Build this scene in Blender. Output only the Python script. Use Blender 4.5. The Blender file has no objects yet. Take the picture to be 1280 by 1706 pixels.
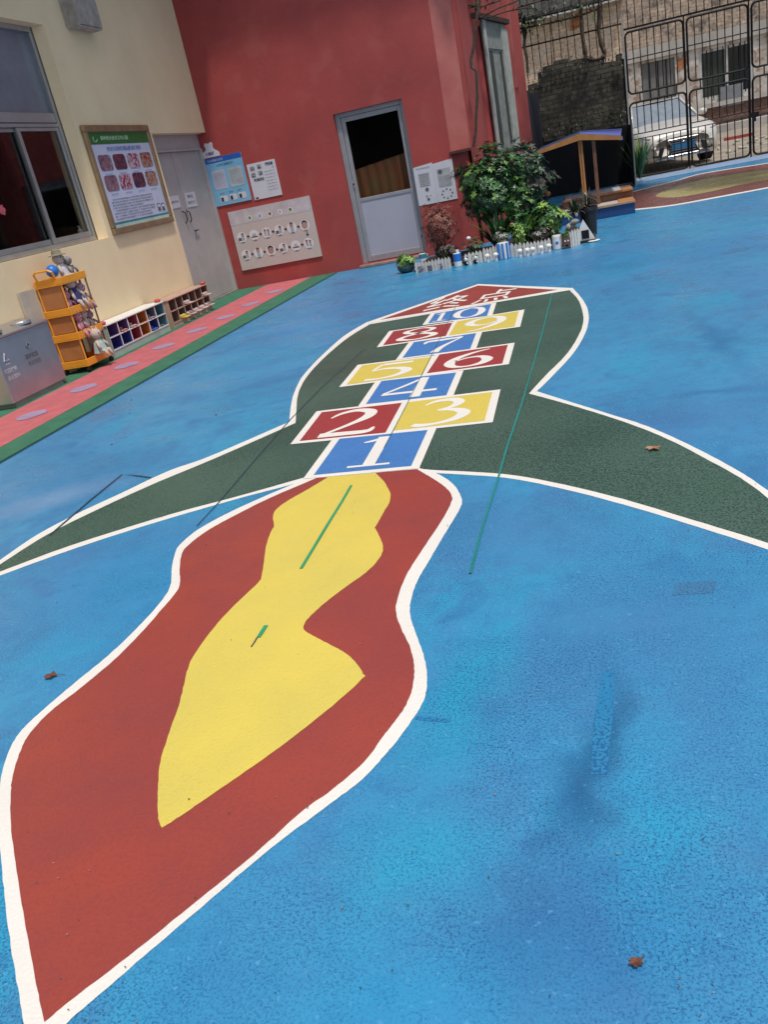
import bpy, bmesh, math, random
import numpy as np
from mathutils import Vector, Matrix
random.seed(7)
sc = bpy.context.scene
COL = sc.collection
R = math.radians
# ------------------------------------------------------------------ camera
F, CX, CY, CH = 1355.995, 640.0, 853.0, 1.35
YAW, PIT, ROL = -0.30142754, 0.39347139, 0.20916134
_f = np.array([math.sin(YAW)*math.cos(PIT), math.cos(YAW)*math.cos(PIT), -math.sin(PIT)])
_r = np.array([math.cos(YAW), -math.sin(YAW), 0.0]); _d = np.cross(_f, _r)
_r2 = math.cos(ROL)*_r + math.sin(ROL)*_d; _d2 = np.cross(_f, _r2)
MR = np.array([_r2, _d2, _f])
cam = bpy.data.cameras.new('camera'); camo = bpy.data.objects.new('camera', cam); COL.objects.link(camo)
cam.sensor_fit = 'VERTICAL'; cam.sensor_height = 36; cam.lens = 36*F/1706; cam.clip_start = .05; cam.clip_end = 600
m = Matrix(((_r2[0], -_d2[0], -_f[0], 0), (_r2[1], -_d2[1], -_f[1], 0), (_r2[2], -_d2[2], -_f[2], CH), (0, 0, 0, 1)))
camo.matrix_world = m
sc.camera = camo
# ------------------------------------------------------------------ light
SUN_EL, SUN_AZ = 69, 138          # azimuth clockwise from +Y
w = bpy.data.worlds.new('World'); sc.world = w; w.use_nodes = True
nt = w.node_tree; bg = nt.nodes['Background']
sky = nt.nodes.new('ShaderNodeTexSky'); sky.sky_type = 'NISHITA'; sky.sun_disc = False
sky.sun_elevation = R(SUN_EL); sky.sun_rotation = R(SUN_AZ); sky.dust_density = 2.5; sky.ozone_density = 1.0
hs = nt.nodes.new('ShaderNodeHueSaturation'); hs.inputs['Saturation'].default_value = .62
nt.links.new(sky.outputs[0], hs.inputs['Color']); nt.links.new(hs.outputs[0], bg.inputs[0]); bg.inputs[1].default_value = 0.128
sl = bpy.data.lights.new('sun', 'SUN'); sl.energy = 3.0; sl.angle = R(4.0); sl.color = (1, .95, .88)
so = bpy.data.objects.new('sun', sl); COL.objects.link(so)
sd = Vector((math.cos(R(SUN_EL))*math.sin(R(SUN_AZ)), math.cos(R(SUN_EL))*math.cos(R(SUN_AZ)), math.sin(R(SUN_EL))))
so.rotation_euler = (-sd).to_track_quat('-Z', 'Y').to_euler(); so.location = (0, 0, 20)
sc.view_settings.view_transform = 'Standard'; sc.view_settings.look = 'None'
sc.view_settings.exposure = -0.13; sc.view_settings.gamma = 1.0
sc.cycles.max_bounces = 6; sc.cycles.use_denoising = True

def ray(u, v): return MR.T @ np.array([u-CX, v-CY, F])
def G(u, v, z=0.0):
    d = ray(u, v); t = (z-CH)/d[2]; return (d[0]*t, d[1]*t)
def WX(u, v, X):
    d = ray(u, v)*(X/ray(u, v)[0]); return (X, d[1], CH+d[2])
def WY(u, v, Y):
    d = ray(u, v)*(Y/ray(u, v)[1]); return (d[0], Y, CH+d[2])

# ------------------------------------------------------------------ materials
def srgb(r, g, b):
    def f(c):
        c /= 255; return c/12.92 if c <= .04045 else ((c+.055)/1.055)**2.4
    return (f(r), f(g), f(b))
MATS = {}
def mat(name, col, rough=.6, var=.12, vs=6, bump=0, bs=40, metal=0, spec=.5, col2=None, speck=0, speck_col=None, speck_scale=130, speck_t=.58, detail=5, rvar=0, coat=0, trans=0, alpha=1, sheen=0):
    if name in MATS: return MATS[name]
    m = bpy.data.materials.new(name); m.use_nodes = True
    n = m.node_tree.nodes; L = m.node_tree.links; p = n['Principled BSDF']
    p.inputs['Roughness'].default_value = rough; p.inputs['Metallic'].default_value = metal
    p.inputs['Specular IOR Level'].default_value = spec; p.inputs['Coat Weight'].default_value = coat
    p.inputs['Transmission Weight'].default_value = trans
    tc = n.new('ShaderNodeTexCoord')
    nz = n.new('ShaderNodeTexNoise'); nz.inputs['Scale'].default_value = vs; nz.inputs['Detail'].default_value = detail; nz.inputs['Roughness'].default_value = .6
    L.new(tc.outputs['Object'], nz.inputs['Vector'])
    mr = n.new('ShaderNodeMapRange'); mr.inputs[1].default_value = .3; mr.inputs[2].default_value = .7
    L.new(nz.outputs[0], mr.inputs[0])
    mx = n.new('ShaderNodeMix'); mx.data_type = 'RGBA'
    a = col; b = col2 if col2 else tuple(c*(1-2*var) for c in col)
    if not col2: a = tuple(min(1, c*(1+var*.6)) for c in col)
    mx.inputs[6].default_value = (*a, 1); mx.inputs[7].default_value = (*b, 1)
    L.new(mr.outputs[0], mx.inputs[0]); out = mx.outputs[2]
    if speck:
        s = n.new('ShaderNodeTexNoise'); s.inputs['Scale'].default_value = speck_scale; s.inputs['Detail'].default_value = 3
        L.new(tc.outputs['Object'], s.inputs['Vector'])
        s2 = n.new('ShaderNodeTexNoise'); s2.inputs['Scale'].default_value = 1.3; s2.inputs['Detail'].default_value = 4
        L.new(tc.outputs['Object'], s2.inputs['Vector'])
        ad = n.new('ShaderNodeMath'); ad.operation = 'MULTIPLY_ADD'; ad.inputs[1].default_value = .45
        L.new(s2.outputs[0], ad.inputs[0]); L.new(s.outputs[0], ad.inputs[2])
        r2 = n.new('ShaderNodeMapRange'); r2.inputs[1].default_value = speck_t+.225; r2.inputs[2].default_value = speck_t+.33
        L.new(ad.outputs[0], r2.inputs[0])
        ml = n.new('ShaderNodeMath'); ml.operation = 'MULTIPLY'; ml.inputs[1].default_value = speck; L.new(r2.outputs[0], ml.inputs[0])
        m3 = n.new('ShaderNodeMix'); m3.data_type = 'RGBA'; L.new(ml.outputs[0], m3.inputs[0]); L.new(out, m3.inputs[6])
        m3.inputs[7].default_value = (*(speck_col or tuple(c*.35 for c in col)), 1); out = m3.outputs[2]
    L.new(out, p.inputs['Base Color'])
    if rvar:
        r3 = n.new('ShaderNodeMapRange'); r3.inputs[1].default_value = .35; r3.inputs[2].default_value = .65
        r3.inputs[3].default_value = rough-rvar; r3.inputs[4].default_value = rough+rvar
        L.new(nz.outputs[0], r3.inputs[0]); L.new(r3.outputs[0], p.inputs['Roughness'])
    if bump:
        bn = n.new('ShaderNodeTexNoise'); bn.inputs['Scale'].default_value = bs; bn.inputs['Detail'].default_value = 4
        L.new(tc.outputs['Object'], bn.inputs['Vector'])
        bp = n.new('ShaderNodeBump'); bp.inputs['Strength'].default_value = bump; bp.inputs['Distance'].default_value = .01
        L.new(bn.outputs[0], bp.inputs['Height']); L.new(bp.outputs[0], p.inputs['Normal'])
    MATS[name] = m; return m

def brickmat(name, c1, c2, mortar, scale, stain=None, st=.5, bumpy=.4, mix=.0, plaster=None):
    m = bpy.data.materials.new(name); m.use_nodes = True
    n = m.node_tree.nodes; L = m.node_tree.links; p = n['Principled BSDF']; p.inputs['Roughness'].default_value = .9
    tc = n.new('ShaderNodeTexCoord'); mp = n.new('ShaderNodeMapping'); mp.inputs['Rotation'].default_value = (R(90), 0, 0)
    L.new(tc.outputs['Object'], mp.inputs[0])
    sx = n.new('ShaderNodeSeparateXYZ'); L.new(tc.outputs['Object'], sx.inputs[0]); cb = n.new('ShaderNodeCombineXYZ')
    L.new(sx.outputs[0], cb.inputs[0]); L.new(sx.outputs[2], cb.inputs[1])
    b = n.new('ShaderNodeTexBrick'); b.inputs['Scale'].default_value = scale; b.inputs['Mortar Size'].default_value = .018
    b.inputs['Brick Width'].default_value = .5; b.inputs['Row Height'].default_value = .2
    b.inputs['Color1'].default_value = (*c1, 1); b.inputs['Color2'].default_value = (*c2, 1); b.inputs['Mortar'].default_value = (*mortar, 1)
    L.new(cb.outputs[0], b.inputs['Vector'])
    nz = n.new('ShaderNodeTexNoise'); nz.inputs['Scale'].default_value = 1.4; nz.inputs['Detail'].default_value = 9; nz.inputs['Roughness'].default_value = .68
    L.new(tc.outputs['Object'], nz.inputs['Vector'])
    mr = n.new('ShaderNodeMapRange'); mr.inputs[1].default_value = st; mr.inputs[2].default_value = st+.12
    L.new(nz.outputs[0], mr.inputs[0])
    mx = n.new('ShaderNodeMix'); mx.data_type = 'RGBA'; L.new(mr.outputs[0], mx.inputs[0]); L.new(b.outputs[0], mx.inputs[6])
    mx.inputs[7].default_value = (*(stain or c1), 1); out = mx.outputs[2]
    n2 = n.new('ShaderNodeTexNoise'); n2.inputs['Scale'].default_value = 9; n2.inputs['Detail'].default_value = 8; L.new(tc.outputs['Object'], n2.inputs['Vector'])
    m2 = n.new('ShaderNodeMix'); m2.data_type = 'RGBA'; m2.blend_type = 'MULTIPLY'; m2.inputs[0].default_value = .7
    cr = n.new('ShaderNodeMapRange'); cr.inputs[1].default_value = .3; cr.inputs[2].default_value = .6; cr.inputs[3].default_value = .45; cr.inputs[4].default_value = 1.1
    L.new(n2.outputs[0], cr.inputs[0]); L.new(out, m2.inputs[6]); L.new(cr.outputs[0], m2.inputs[7])
    L.new(m2.outputs[2], p.inputs['Base Color'])
    bp = n.new('ShaderNodeBump'); bp.inputs['Strength'].default_value = bumpy; bp.inputs['Distance'].default_value = .02
    L.new(n2.outputs[0], bp.inputs['Height']); L.new(bp.outputs[0], p.inputs['Normal'])
    return m

def floormat():
    m = bpy.data.materials.new('blue_floor_paint'); m.use_nodes = True
    n = m.node_tree.nodes; L = m.node_tree.links; p = n['Principled BSDF']
    tc = n.new('ShaderNodeTexCoord'); co = tc.outputs['Object']
    def noise(s, d=5, r=.6, dist=0):
        x = n.new('ShaderNodeTexNoise'); x.inputs['Scale'].default_value = s; x.inputs['Detail'].default_value = d
        x.inputs['Roughness'].default_value = r; x.inputs['Distortion'].default_value = dist; L.new(co, x.inputs['Vector']); return x.outputs[0]
    def rng(v, a, b, c=0, d=1):
        x = n.new('ShaderNodeMapRange'); x.inputs[1].default_value = a; x.inputs[2].default_value = b
        x.inputs[3].default_value = c; x.inputs[4].default_value = d; L.new(v, x.inputs[0]); return x.outputs[0]
    def mix(fac, a, b, mode='MIX'):
        x = n.new('ShaderNodeMix'); x.data_type = 'RGBA'; x.blend_type = mode
        for k, s in ((0, fac), (6, a), (7, b)):
            if isinstance(s, tuple): x.inputs[k].default_value = (*s, 1)
            elif isinstance(s, float): x.inputs[k].default_value = s
            else: L.new(s, x.inputs[k])
        return x.outputs[2]
    def mul(a, b):
        x = n.new('ShaderNodeMath'); x.operation = 'MULTIPLY'
        for k, s in ((0, a), (1, b)):
            if isinstance(s, float): x.inputs[k].default_value = s
            else: L.new(s, x.inputs[k])
        return x.outputs[0]
    big = noise(.55, 4, .55); mid = noise(2.2, 6, .62, .4); fine = noise(135, 3, .6); fine2 = noise(230, 2, .5); sm = noise(11, 5, .7)
    c = mix(rng(big, .40, .60), (.052, .245, .48), (.042, .310, .54))
    c = mix(mul(rng(mid, .50, .64), .75), c, (.058, .195, .40))           # greyer scuffed areas
    c = mix(mul(rng(noise(.9, 5, .6, .8), .54, .64), .7), c, (.022, .33, .54))   # turquoise touch-ups
    c = mix(mul(rng(noise(1.7, 4, .6, 1.2), .60, .68), .45), c, (.03, .14, .36))   # damp looking stains
    c = mix(mul(rng(sm, .48, .70), .45), c, (.03, .16, .38))
    sep = n.new('ShaderNodeSeparateXYZ')
    wv = n.new('ShaderNodeTexNoise'); wv.inputs['Scale'].default_value = 3.2; wv.inputs['Detail'].default_value = 5; L.new(co, wv.inputs['Vector'])
    av = n.new('ShaderNodeVectorMath'); av.operation = 'MULTIPLY_ADD'; av.inputs[1].default_value = (.34, .34, 0); L.new(wv.outputs['Color'], av.inputs[0]); L.new(co, av.inputs[2])
    def blob(u, v, rx_, ry_, rot=0, soft=.9):
        x, y = G(u, v); mp = n.new('ShaderNodeMapping'); mp.vector_type = 'TEXTURE'
        mp.inputs['Location'].default_value = (x+.17, y+.17, 0); mp.inputs['Rotation'].default_value = (0, 0, R(rot)); mp.inputs['Scale'].default_value = (rx_, ry_, 1)
        L.new(av.outputs[0], mp.inputs[0]); ln = n.new('ShaderNodeVectorMath'); ln.operation = 'LENGTH'; L.new(mp.outputs[0], ln.inputs[0])
        return rng(ln.outputs['Value'], 1-soft, 1, 1, 0)
    worn = None
    for (u, v, a_, b_, rot, col_, k_) in (
        (1000, 1215, .07, .40, -6, (.014, .12, .26), .95), (965, 1330, .12, .20, -20, (.014, .11, .26), .8), (880, 1500, .16, .26, -35, (.035, .15, .34), .7), (1010, 1560, .30, .18, 10, (.03, .15, .37), .6),
        (960, 1090, .20, .45, -10, (.042, .19, .40), .6), (1180, 1180, .28, .5, 0, (.055, .21, .43), .65), (1130, 1000, .45, .45, 0, (.05, .20, .41), .65), (900, 870, .7, .5, 0, (.055, .21, .42), .6),
        (760, 1170, .20, .42, -15, (.018, .33, .52), .8), (690, 1420, .24, .22, 20, (.02, .36, .56), .7), (1090, 1380, .10, .5, 0, (.018, .34, .58), .5), (250, 960, .5, .5, 0, (.03, .30, .56), .5), (120, 1080, .3, .3, 0, (.03, .31, .55), .5),
        (1195, 560, .12, 1.1, 4, (.018, .15, .36), .7), (1120, 700, .6, .35, 0, (.055, .19, .41), .7), (1180, 655, .35, .10, 0, (.02, .14, .34), .6), (1240, 800, .5, .3, 0, (.035, .15, .36), .6), (330, 640, 1.0, .8, 0, (.07, .25, .49), .5), (480, 560, 1.0, 1.6, 0, (.06, .26, .54), .4),
        (1080, 430, 1.4, 1.2, 0, (.02, .20, .46), .55), (880, 460, 1.2, .7, 0, (.03, .16, .38), .45), (90, 830, .5, .25, 30, (.22, .33, .52), .55), (1180, 960, .25, .3, 0, (.03, .22, .44), .4), (700, 1640, .4, .2, 0, (.02, .30, .56), .5), (330, 1650, .2, .2, 0, (.03, .22, .46), .4)):
        m_ = blob(u, v, a_, b_, rot); c = mix(mul(m_, k_), c, col_)
    # pepper speckles, denser in worn patches
    msk = rng(noise(1.1, 6, .65, .6), .38, .60, .12, 1)
    c = mix(mul(rng(fine, .50, .60), mul(msk, .75)), c, (.016, .10, .26))
    c = mix(mul(rng(fine2, .58, .64), mul(msk, .85)), c, (.008, .045, .14))
    c = mix(mul(rng(noise(60, 3, .6), .62, .70), .35), c, (.14, .42, .70))
    L.new(c, p.inputs['Base Color'])
    L.new(rng(mid, .35, .65, .22, .48), p.inputs['Roughness']); p.inputs['Specular IOR Level'].default_value = .5
    bp = n.new('ShaderNodeBump'); bp.inputs['Strength'].default_value = .24; bp.inputs['Distance'].default_value = .004
    L.new(fine, bp.inputs['Height'])
    b2 = n.new('ShaderNodeBump'); b2.inputs['Strength'].default_value = .12; b2.inputs['Distance'].default_value = .02
    L.new(noise(14, 3, .6), b2.inputs['Height']); L.new(bp.outputs[0], b2.inputs['Normal']); L.new(b2.outputs[0], p.inputs['Normal'])
    return m

BLUE = floormat()
def paint(name, col, rough=.36, **k):
    k.setdefault('var', .09)
    return mat(name, col, rough=rough, vs=2.6, detail=9, bump=.22, bs=110, rvar=.07, speck_scale=110, **k)
P_WHITE = paint('white_line_paint', (.80, .77, .72), rough=.5, var=.04, speck=.25, speck_t=.66, speck_col=(.5, .47, .42))
P_RED = paint('red_paint', (.36, .060, .040), col2=(.27, .050, .044), speck=.38, speck_t=.48, speck_col=(.26, .045, .048))
P_YEL = paint('yellow_paint', (.74, .585, .105), col2=(.63, .52, .11), speck=.25, speck_t=.60, speck_col=(.5, .40, .10))
P_GRN = paint('green_paint', (.055, .115, .085), col2=(.072, .13, .105), speck=.85, speck_t=.48, speck_col=(.016, .05, .036))
P_CELLB = paint('blue_cell_paint', (.06, .22, .55), col2=(.05, .19, .50), speck=.3, speck_t=.55)
P_CELLR = paint('crimson_cell_paint', (.36, .042, .045), col2=(.33, .05, .05), speck=.3, speck_t=.55)
P_TEAL = paint('teal_line_paint', (.02, .26, .24), speck=.4, speck_t=.5)
P_GTAPE = paint('green_tape', (.03, .34, .16))
P_DARK = paint('dark_line', (.02, .05, .09), rough=.6)
P_PATCH = paint('blue_touchup_paint', (.018, .19, .40), col2=(.03, .23, .45), speck=.8, speck_t=.50, speck_col=(.010, .09, .24))
P_PATCH2 = paint('grey_blue_patch', (.045, .17, .34), col2=(.05, .2, .40), speck=.5, speck_t=.5)
P_BRWN = paint('brown_red_paint', (.20, .062, .055), rough=.3)
P_OCHRE = paint('ochre_paint', (.42, .36, .13), rough=.3)
P_MATG = mat('green_rubber', (.035, .17, .10), rough=.75, var=.15, bump=.4, bs=150)
P_MATP = mat('pink_rubber', (.52, .13, .15), rough=.75, var=.1, bump=.4, bs=150)
P_MATB = mat('lilac_rubber', (.34, .25, .40), rough=.75, var=.1)
YWALL = mat('cream_wall_paint', (.86, .69, .44), rough=.85, col2=(.77, .61, .38), vs=1.6, bump=.12, bs=25, detail=8)
RWALL = mat('red_wall_paint', (.43, .068, .058), rough=.68, col2=(.30, .044, .042), vs=1.1, bump=.2, bs=20, detail=10, speck=.16, speck_scale=3, speck_t=.56, speck_col=(.44, .15, .13))
RWALL2 = mat('sunlit_red_paint', (.48, .15, .125), rough=.75, col2=(.38, .09, .08), vs=2.5, bump=.1, bs=25, detail=8)  # red wall colour lightened to paint sunlight on the corner and pilaster
ALU = mat('aluminium', (.42, .42, .43), rough=.38, metal=.6, var=.08)
ALU_D = mat('dull_aluminium', (.36, .36, .38), rough=.5, metal=.3, var=.06)
GREYD = mat('grey_door_metal', (.48, .46, .45), rough=.55, metal=.1, col2=(.40, .38, .37), vs=3, bump=.06, bs=12)
PANELW = mat('white_door_panel', (.42, .42, .50), rough=.4, var=.04, vs=2)
BLACK = mat('black_metal', (.010, .010, .012), rough=.6, var=.3, spec=.25)
RUST = mat('rusty_iron', (.05, .025, .018), rough=.8, var=.4, vs=15)
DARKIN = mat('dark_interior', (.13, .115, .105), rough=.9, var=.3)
GLASS = mat('window_glass', (.55, .6, .62), rough=.03, trans=1.0, var=0, spec=.22)
DGLASS = mat('dark_glass', (.015, .018, .022), rough=.06, var=.3, vs=1, spec=.6)
WHITE = mat('white_plastic', (.78, .77, .74), rough=.45, var=.05)
PAPER = mat('paper', (.64, .64, .70), rough=.6, var=.03)
INK = mat('ink', (.03, .03, .05), rough=.6, var=.2)
STEEL = mat('brushed_steel', (.52, .51, .54), rough=.33, metal=.85, var=.08, vs=3)
ORANGE = mat('orange_plastic', (.88, .36, .03), rough=.4, var=.06)
ORANGED = mat('orange_back_panel', (.50, .20, .07), rough=.45, var=.1)
BLUEP = mat('blue_plastic', (.02, .18, .62), rough=.4, var=.08)
TAN = mat('tan_wood', (.52, .33, .22), rough=.6, var=.15, vs=12)
BARK = mat('bark', (.10, .07, .05), rough=.9, var=.3, vs=30, bump=.5)
def leafmat(name, a, b, rough=.4): return mat(name, a, rough=rough, col2=b, vs=14, spec=.5)
L_DK = leafmat('dark_leaf', (.012, .045, .016), (.02, .075, .022))
L_MD = leafmat('green_leaf', (.03, .115, .025), (.05, .17, .035))
L_LT = leafmat('light_leaf', (.13, .27, .05), (.20, .33, .08))
L_YG = leafmat('yellow_green_leaf', (.30, .42, .07), (.16, .34, .06))
L_RD = leafmat('dry_red_leaf', (.16, .045, .03), (.24, .10, .07), .7)
L_RD2 = leafmat('dry_brown_leaf', (.10, .03, .025), (.33, .17, .13), .7)
L_PU = leafmat('dusky_leaf', (.05, .05, .045), (.12, .10, .08), .6)

_n = GLASS.node_tree.nodes; _l = GLASS.node_tree.links      # clear sheet: mostly see-through, a little mirror
_t = _n.new('ShaderNodeBsdfTransparent'); _t.inputs[0].default_value = (.80, .82, .83, 1); _g = _n.new('ShaderNodeBsdfGlossy'); _g.inputs['Roughness'].default_value = .05
_lw = _n.new('ShaderNodeLayerWeight'); _lw.inputs[0].default_value = .18; _ms = _n.new('ShaderNodeMixShader'); _ml = _n.new('ShaderNodeMath'); _ml.operation = 'MULTIPLY'; _ml.inputs[1].default_value = .22
_l.new(_lw.outputs['Fresnel'], _ml.inputs[0]); _l.new(_ml.outputs[0], _ms.inputs[0]); _l.new(_t.outputs[0], _ms.inputs[1]); _l.new(_g.outputs[0], _ms.inputs[2])
_l.new(_ms.outputs[0], _n['Material Output'].inputs[0])
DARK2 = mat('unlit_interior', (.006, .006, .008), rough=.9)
# ------------------------------------------------------------------ mesh builder
class MB:
    def __init__(s): s.v = []; s.f = []; s.mi = []; s.mats = []
    def _m(s, m):
        if m is None: return 0
        if m not in s.mats: s.mats.append(m)
        return s.mats.index(m)
    def add(s, vs, fs, m=None):
        o = len(s.v); s.v += [tuple(p) for p in vs]; k = s._m(m)
        for f in fs: s.f.append(tuple(i+o for i in f)); s.mi.append(k)
        return s
    def box(s, a, b, m=None, rz=0, c=None):
        x0, y0, z0 = [min(a[i], b[i]) for i in range(3)]; x1, y1, z1 = [max(a[i], b[i]) for i in range(3)]
        vs = [(x0,y0,z0),(x1,y0,z0),(x1,y1,z0),(x0,y1,z0),(x0,y0,z1),(x1,y0,z1),(x1,y1,z1),(x0,y1,z1)]
        if rz:
            c = c or ((x0+x1)/2, (y0+y1)/2); ca, sa = math.cos(rz), math.sin(rz)
            vs = [(c[0]+(x-c[0])*ca-(y-c[1])*sa, c[1]+(x-c[0])*sa+(y-c[1])*ca, z) for x, y, z in vs]
        return s.add(vs, [(0,3,2,1),(4,5,6,7),(0,1,5,4),(1,2,6,5),(2,3,7,6),(3,0,4,7)], m)
    def poly(s, pts, m=None): return s.add(pts, [tuple(range(len(pts)))], m)
    def slab(s, pts, d, m=None):
        """closed prism: polygon pts pushed by vector d"""
        n = len(pts); q = [tuple(p[i]+d[i] for i in range(3)) for p in pts]
        return s.add(list(pts)+q, [tuple(range(n))[::-1], tuple(range(n, 2*n))]+[(i, (i+1) % n, n+(i+1) % n, n+i) for i in range(n)], m)
    def tube(s, pts, r, m=None, n=6, closed=False):
        P = [Vector(p) for p in pts]; N = len(P); rs = r if isinstance(r, (list, tuple)) else [r]*N
        vs = []; up = None
        for i in range(N):
            if closed: t = P[(i+1) % N]-P[i-1]
            else: t = P[min(i+1, N-1)]-P[max(i-1, 0)]
            if t.length < 1e-9: t = Vector((0, 0, 1))
            t.normalize()
            if up is None:
                up = Vector((0, 0, 1)) if abs(t.z) < .9 else Vector((1, 0, 0))
            a = t.cross(up)
            if a.length < 1e-6: a = t.orthogonal()
            a.normalize(); b = a.cross(t).normalized(); up = b if b.length else up
            for k in range(n):
                an = 2*math.pi*k/n; vs.append(P[i]+(a*math.cos(an)+b*math.sin(an))*rs[i])
        fs = []
        for i in range(N if closed else N-1):
            j = (i+1) % N
            for k in range(n): fs.append((i*n+k, i*n+(k+1) % n, j*n+(k+1) % n, j*n+k))
        if not closed: fs += [tuple(range(n))[::-1], tuple(range((N-1)*n, N*n))]
        return s.add(vs, fs, m)
    def lathe(s, c, prof, m=None, n=20, sx=1, sy=1):
        vs = []; N = len(prof)
        for r, z in prof:
            for k in range(n):
                an = 2*math.pi*k/n; vs.append((c[0]+r*math.cos(an)*sx, c[1]+r*math.sin(an)*sy, c[2]+z))
        fs = []
        for i in range(N-1):
            for k in range(n): fs.append((i*n+k, i*n+(k+1) % n, (i+1)*n+(k+1) % n, (i+1)*n+k))
        fs += [tuple(range(n))[::-1], tuple(range((N-1)*n, N*n))]
        return s.add(vs, fs, m)
    def ball(s, c, r, m=None, n=12, rings=8):
        if not isinstance(r, tuple): r = (r, r, r)
        prof = [(max(.001, math.sin(math.pi*i/rings)), -math.cos(math.pi*i/rings)) for i in range(rings+1)]
        vs = []
        for a, z in prof:
            for k in range(n):
                an = 2*math.pi*k/n; vs.append((c[0]+a*math.cos(an)*r[0], c[1]+a*math.sin(an)*r[1], c[2]+z*r[2]))
        fs = [(i*n+k, i*n+(k+1) % n, (i+1)*n+(k+1) % n, (i+1)*n+k) for i in range(rings) for k in range(n)]
        return s.add(vs, fs, m)
    def leaf(s, p, d, up, L, W, m=None):
        d = Vector(d).normalized(); sd_ = d.cross(Vector(up))
        if sd_.length < 1e-5: sd_ = d.orthogonal()
        sd_.normalize(); nn = sd_.cross(d); p = Vector(p)
        a = p; b = p+d*L*.45+sd_*W*.5+nn*W*.12; c = p+d*L*.45-sd_*W*.5+nn*W*.12; e = p+d*L*.5; t = p+d*L-nn*L*.12
        return s.add([a, b, t, c, e], [(0, 1, 4), (1, 2, 4), (0, 4, 3), (4, 2, 3)], m)
    def build(s, name, mats=None, parent=None, smooth=False, bevel=0, seg=2, label=None):
        me = bpy.data.meshes.new(name)
        if parent is not None: o0 = parent_loc(parent)
        else:
            A = np.array(s.v); o0 = Vector(((A[:, 0].min()+A[:, 0].max())/2, (A[:, 1].min()+A[:, 1].max())/2, A[:, 2].min()))
            if s.abs0: o0 = Vector((0, 0, 0))
        me.from_pydata([tuple(Vector(p)-o0) for p in s.v], [], s.f)
        ml = s.mats if s.mats else (mats if isinstance(mats, list) else [mats])
        if s.mats and mats is not None and not isinstance(mats, list): pass
        for m in ml: me.materials.append(m)
        me.polygons.foreach_set('material_index', s.mi)
        if smooth: me.polygons.foreach_set('use_smooth', [True]*len(s.f))
        me.update(); me.validate()
        o = bpy.data.objects.new(name, me); COL.objects.link(o)
        if parent is not None: o.parent = parent
        else: o.location = o0
        if bevel:
            b = o.modifiers.new('bevel', 'BEVEL'); b.width = bevel; b.segments = seg; b.limit_method = 'ANGLE'
        if label: o['label'] = label
        return o
    abs0 = False
def parent_loc(p):
    v = Vector(p.location)
    while p.parent: p = p.parent; v += Vector(p.location)
    return v
def tag(o, label=None, cat=None, group=None, kind=None):
    if label: o['label'] = label
    if cat: o['category'] = cat
    if group: o['group'] = group
    if kind: o['kind'] = kind
    return o
def thing(name, label, cat, loc, group=None):
    o = bpy.data.objects.new(name, None); COL.objects.link(o); o.location = loc; o.empty_display_size = .1
    return tag(o, label, cat, group)
def box(a, b, m=None): return MB().box(a, b, m)
_txt = {}
def text_geo(body, bold=0):
    """flat glyph outlines from the bundled font: verts (x,y) in a unit-height line, faces"""
    k = (body, bold)
    if k not in _txt:
        c = bpy.data.curves.new('t', 'FONT'); c.body = body; c.size = 1; c.offset = bold; c.resolution_u = 2
        o = bpy.data.objects.new('t', c); COL.objects.link(o)
        dg = bpy.context.evaluated_depsgraph_get(); me = bpy.data.meshes.new_from_object(o.evaluated_get(dg))
        V = [tuple(v.co[:2]) for v in me.vertices]; Fc = [tuple(p.vertices) for p in me.polygons]
        bpy.data.objects.remove(o); bpy.data.curves.remove(c); bpy.data.meshes.remove(me)
        if V:
            x0 = min(v[0] for v in V); x1 = max(v[0] for v in V); y0 = min(v[1] for v in V); y1 = max(v[1] for v in V)
            V = [((x-x0)/(x1-x0), (y-y0)/(y1-y0)) for x, y in V]
        _txt[k] = (V, Fc)
    return _txt[k]
def bil(q, u, v):
    """bilinear in quad q = BL, BR, TR, TL"""
    q = [np.array(p, float) for p in q]
    return tuple((q[0]*(1-u)+q[1]*u)*(1-v)+(q[3]*(1-u)+q[2]*u)*v)
def put_text(mb, body, q, m, bold=0):
    V, Fc = text_geo(body, bold)
    mb.add([bil(q, x, y) for x, y in V], Fc, m)

def smooth_path(pts, sub=4):
    """catmull-rom; points with a third value True are corners"""
    P = [np.array(p[:2], float) for p in pts]; C = [len(p) > 2 for p in pts]; n = len(P); out = []
    for i in range(n):
        a, b = P[i], P[(i+1) % n]
        p0 = P[i-1] if not C[i] else a-(b-a); p3 = P[(i+2) % n] if not C[(i+1) % n] else b+(b-a)
        for k in range(sub):
            t = k/sub
            out.append(.5*((2*a)+(-p0+b)*t+(2*p0-5*a+4*b-p3)*t*t+(-p0+3*a-3*b+p3)*t**3))
    return out
def ground_poly(pts, z, m, parent, name, sub=7, label=None, jitter=.0010):
    z = z*ZS
    W = [G(*p[:2])+tuple(p[2:]) for p in pts]
    W = smooth_path(W, sub) if sub > 1 else [np.array(p[:2]) for p in W]
    mb = MB(); mb.poly([(p[0]+random.uniform(-jitter, jitter), p[1]+random.uniform(-jitter, jitter), z) for p in W], m)
    o = mb.build(name, parent=parent, label=label)
    bm = bmesh.new(); bm.from_mesh(o.data); bmesh.ops.triangulate(bm, faces=bm.faces[:], ngon_method='EAR_CLIP')
    for f in bm.faces:
        if f.normal.z < 0: f.normal_flip()
    bm.to_mesh(o.data); bm.free(); return o

ZS = .22   # the paint films are thin
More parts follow.
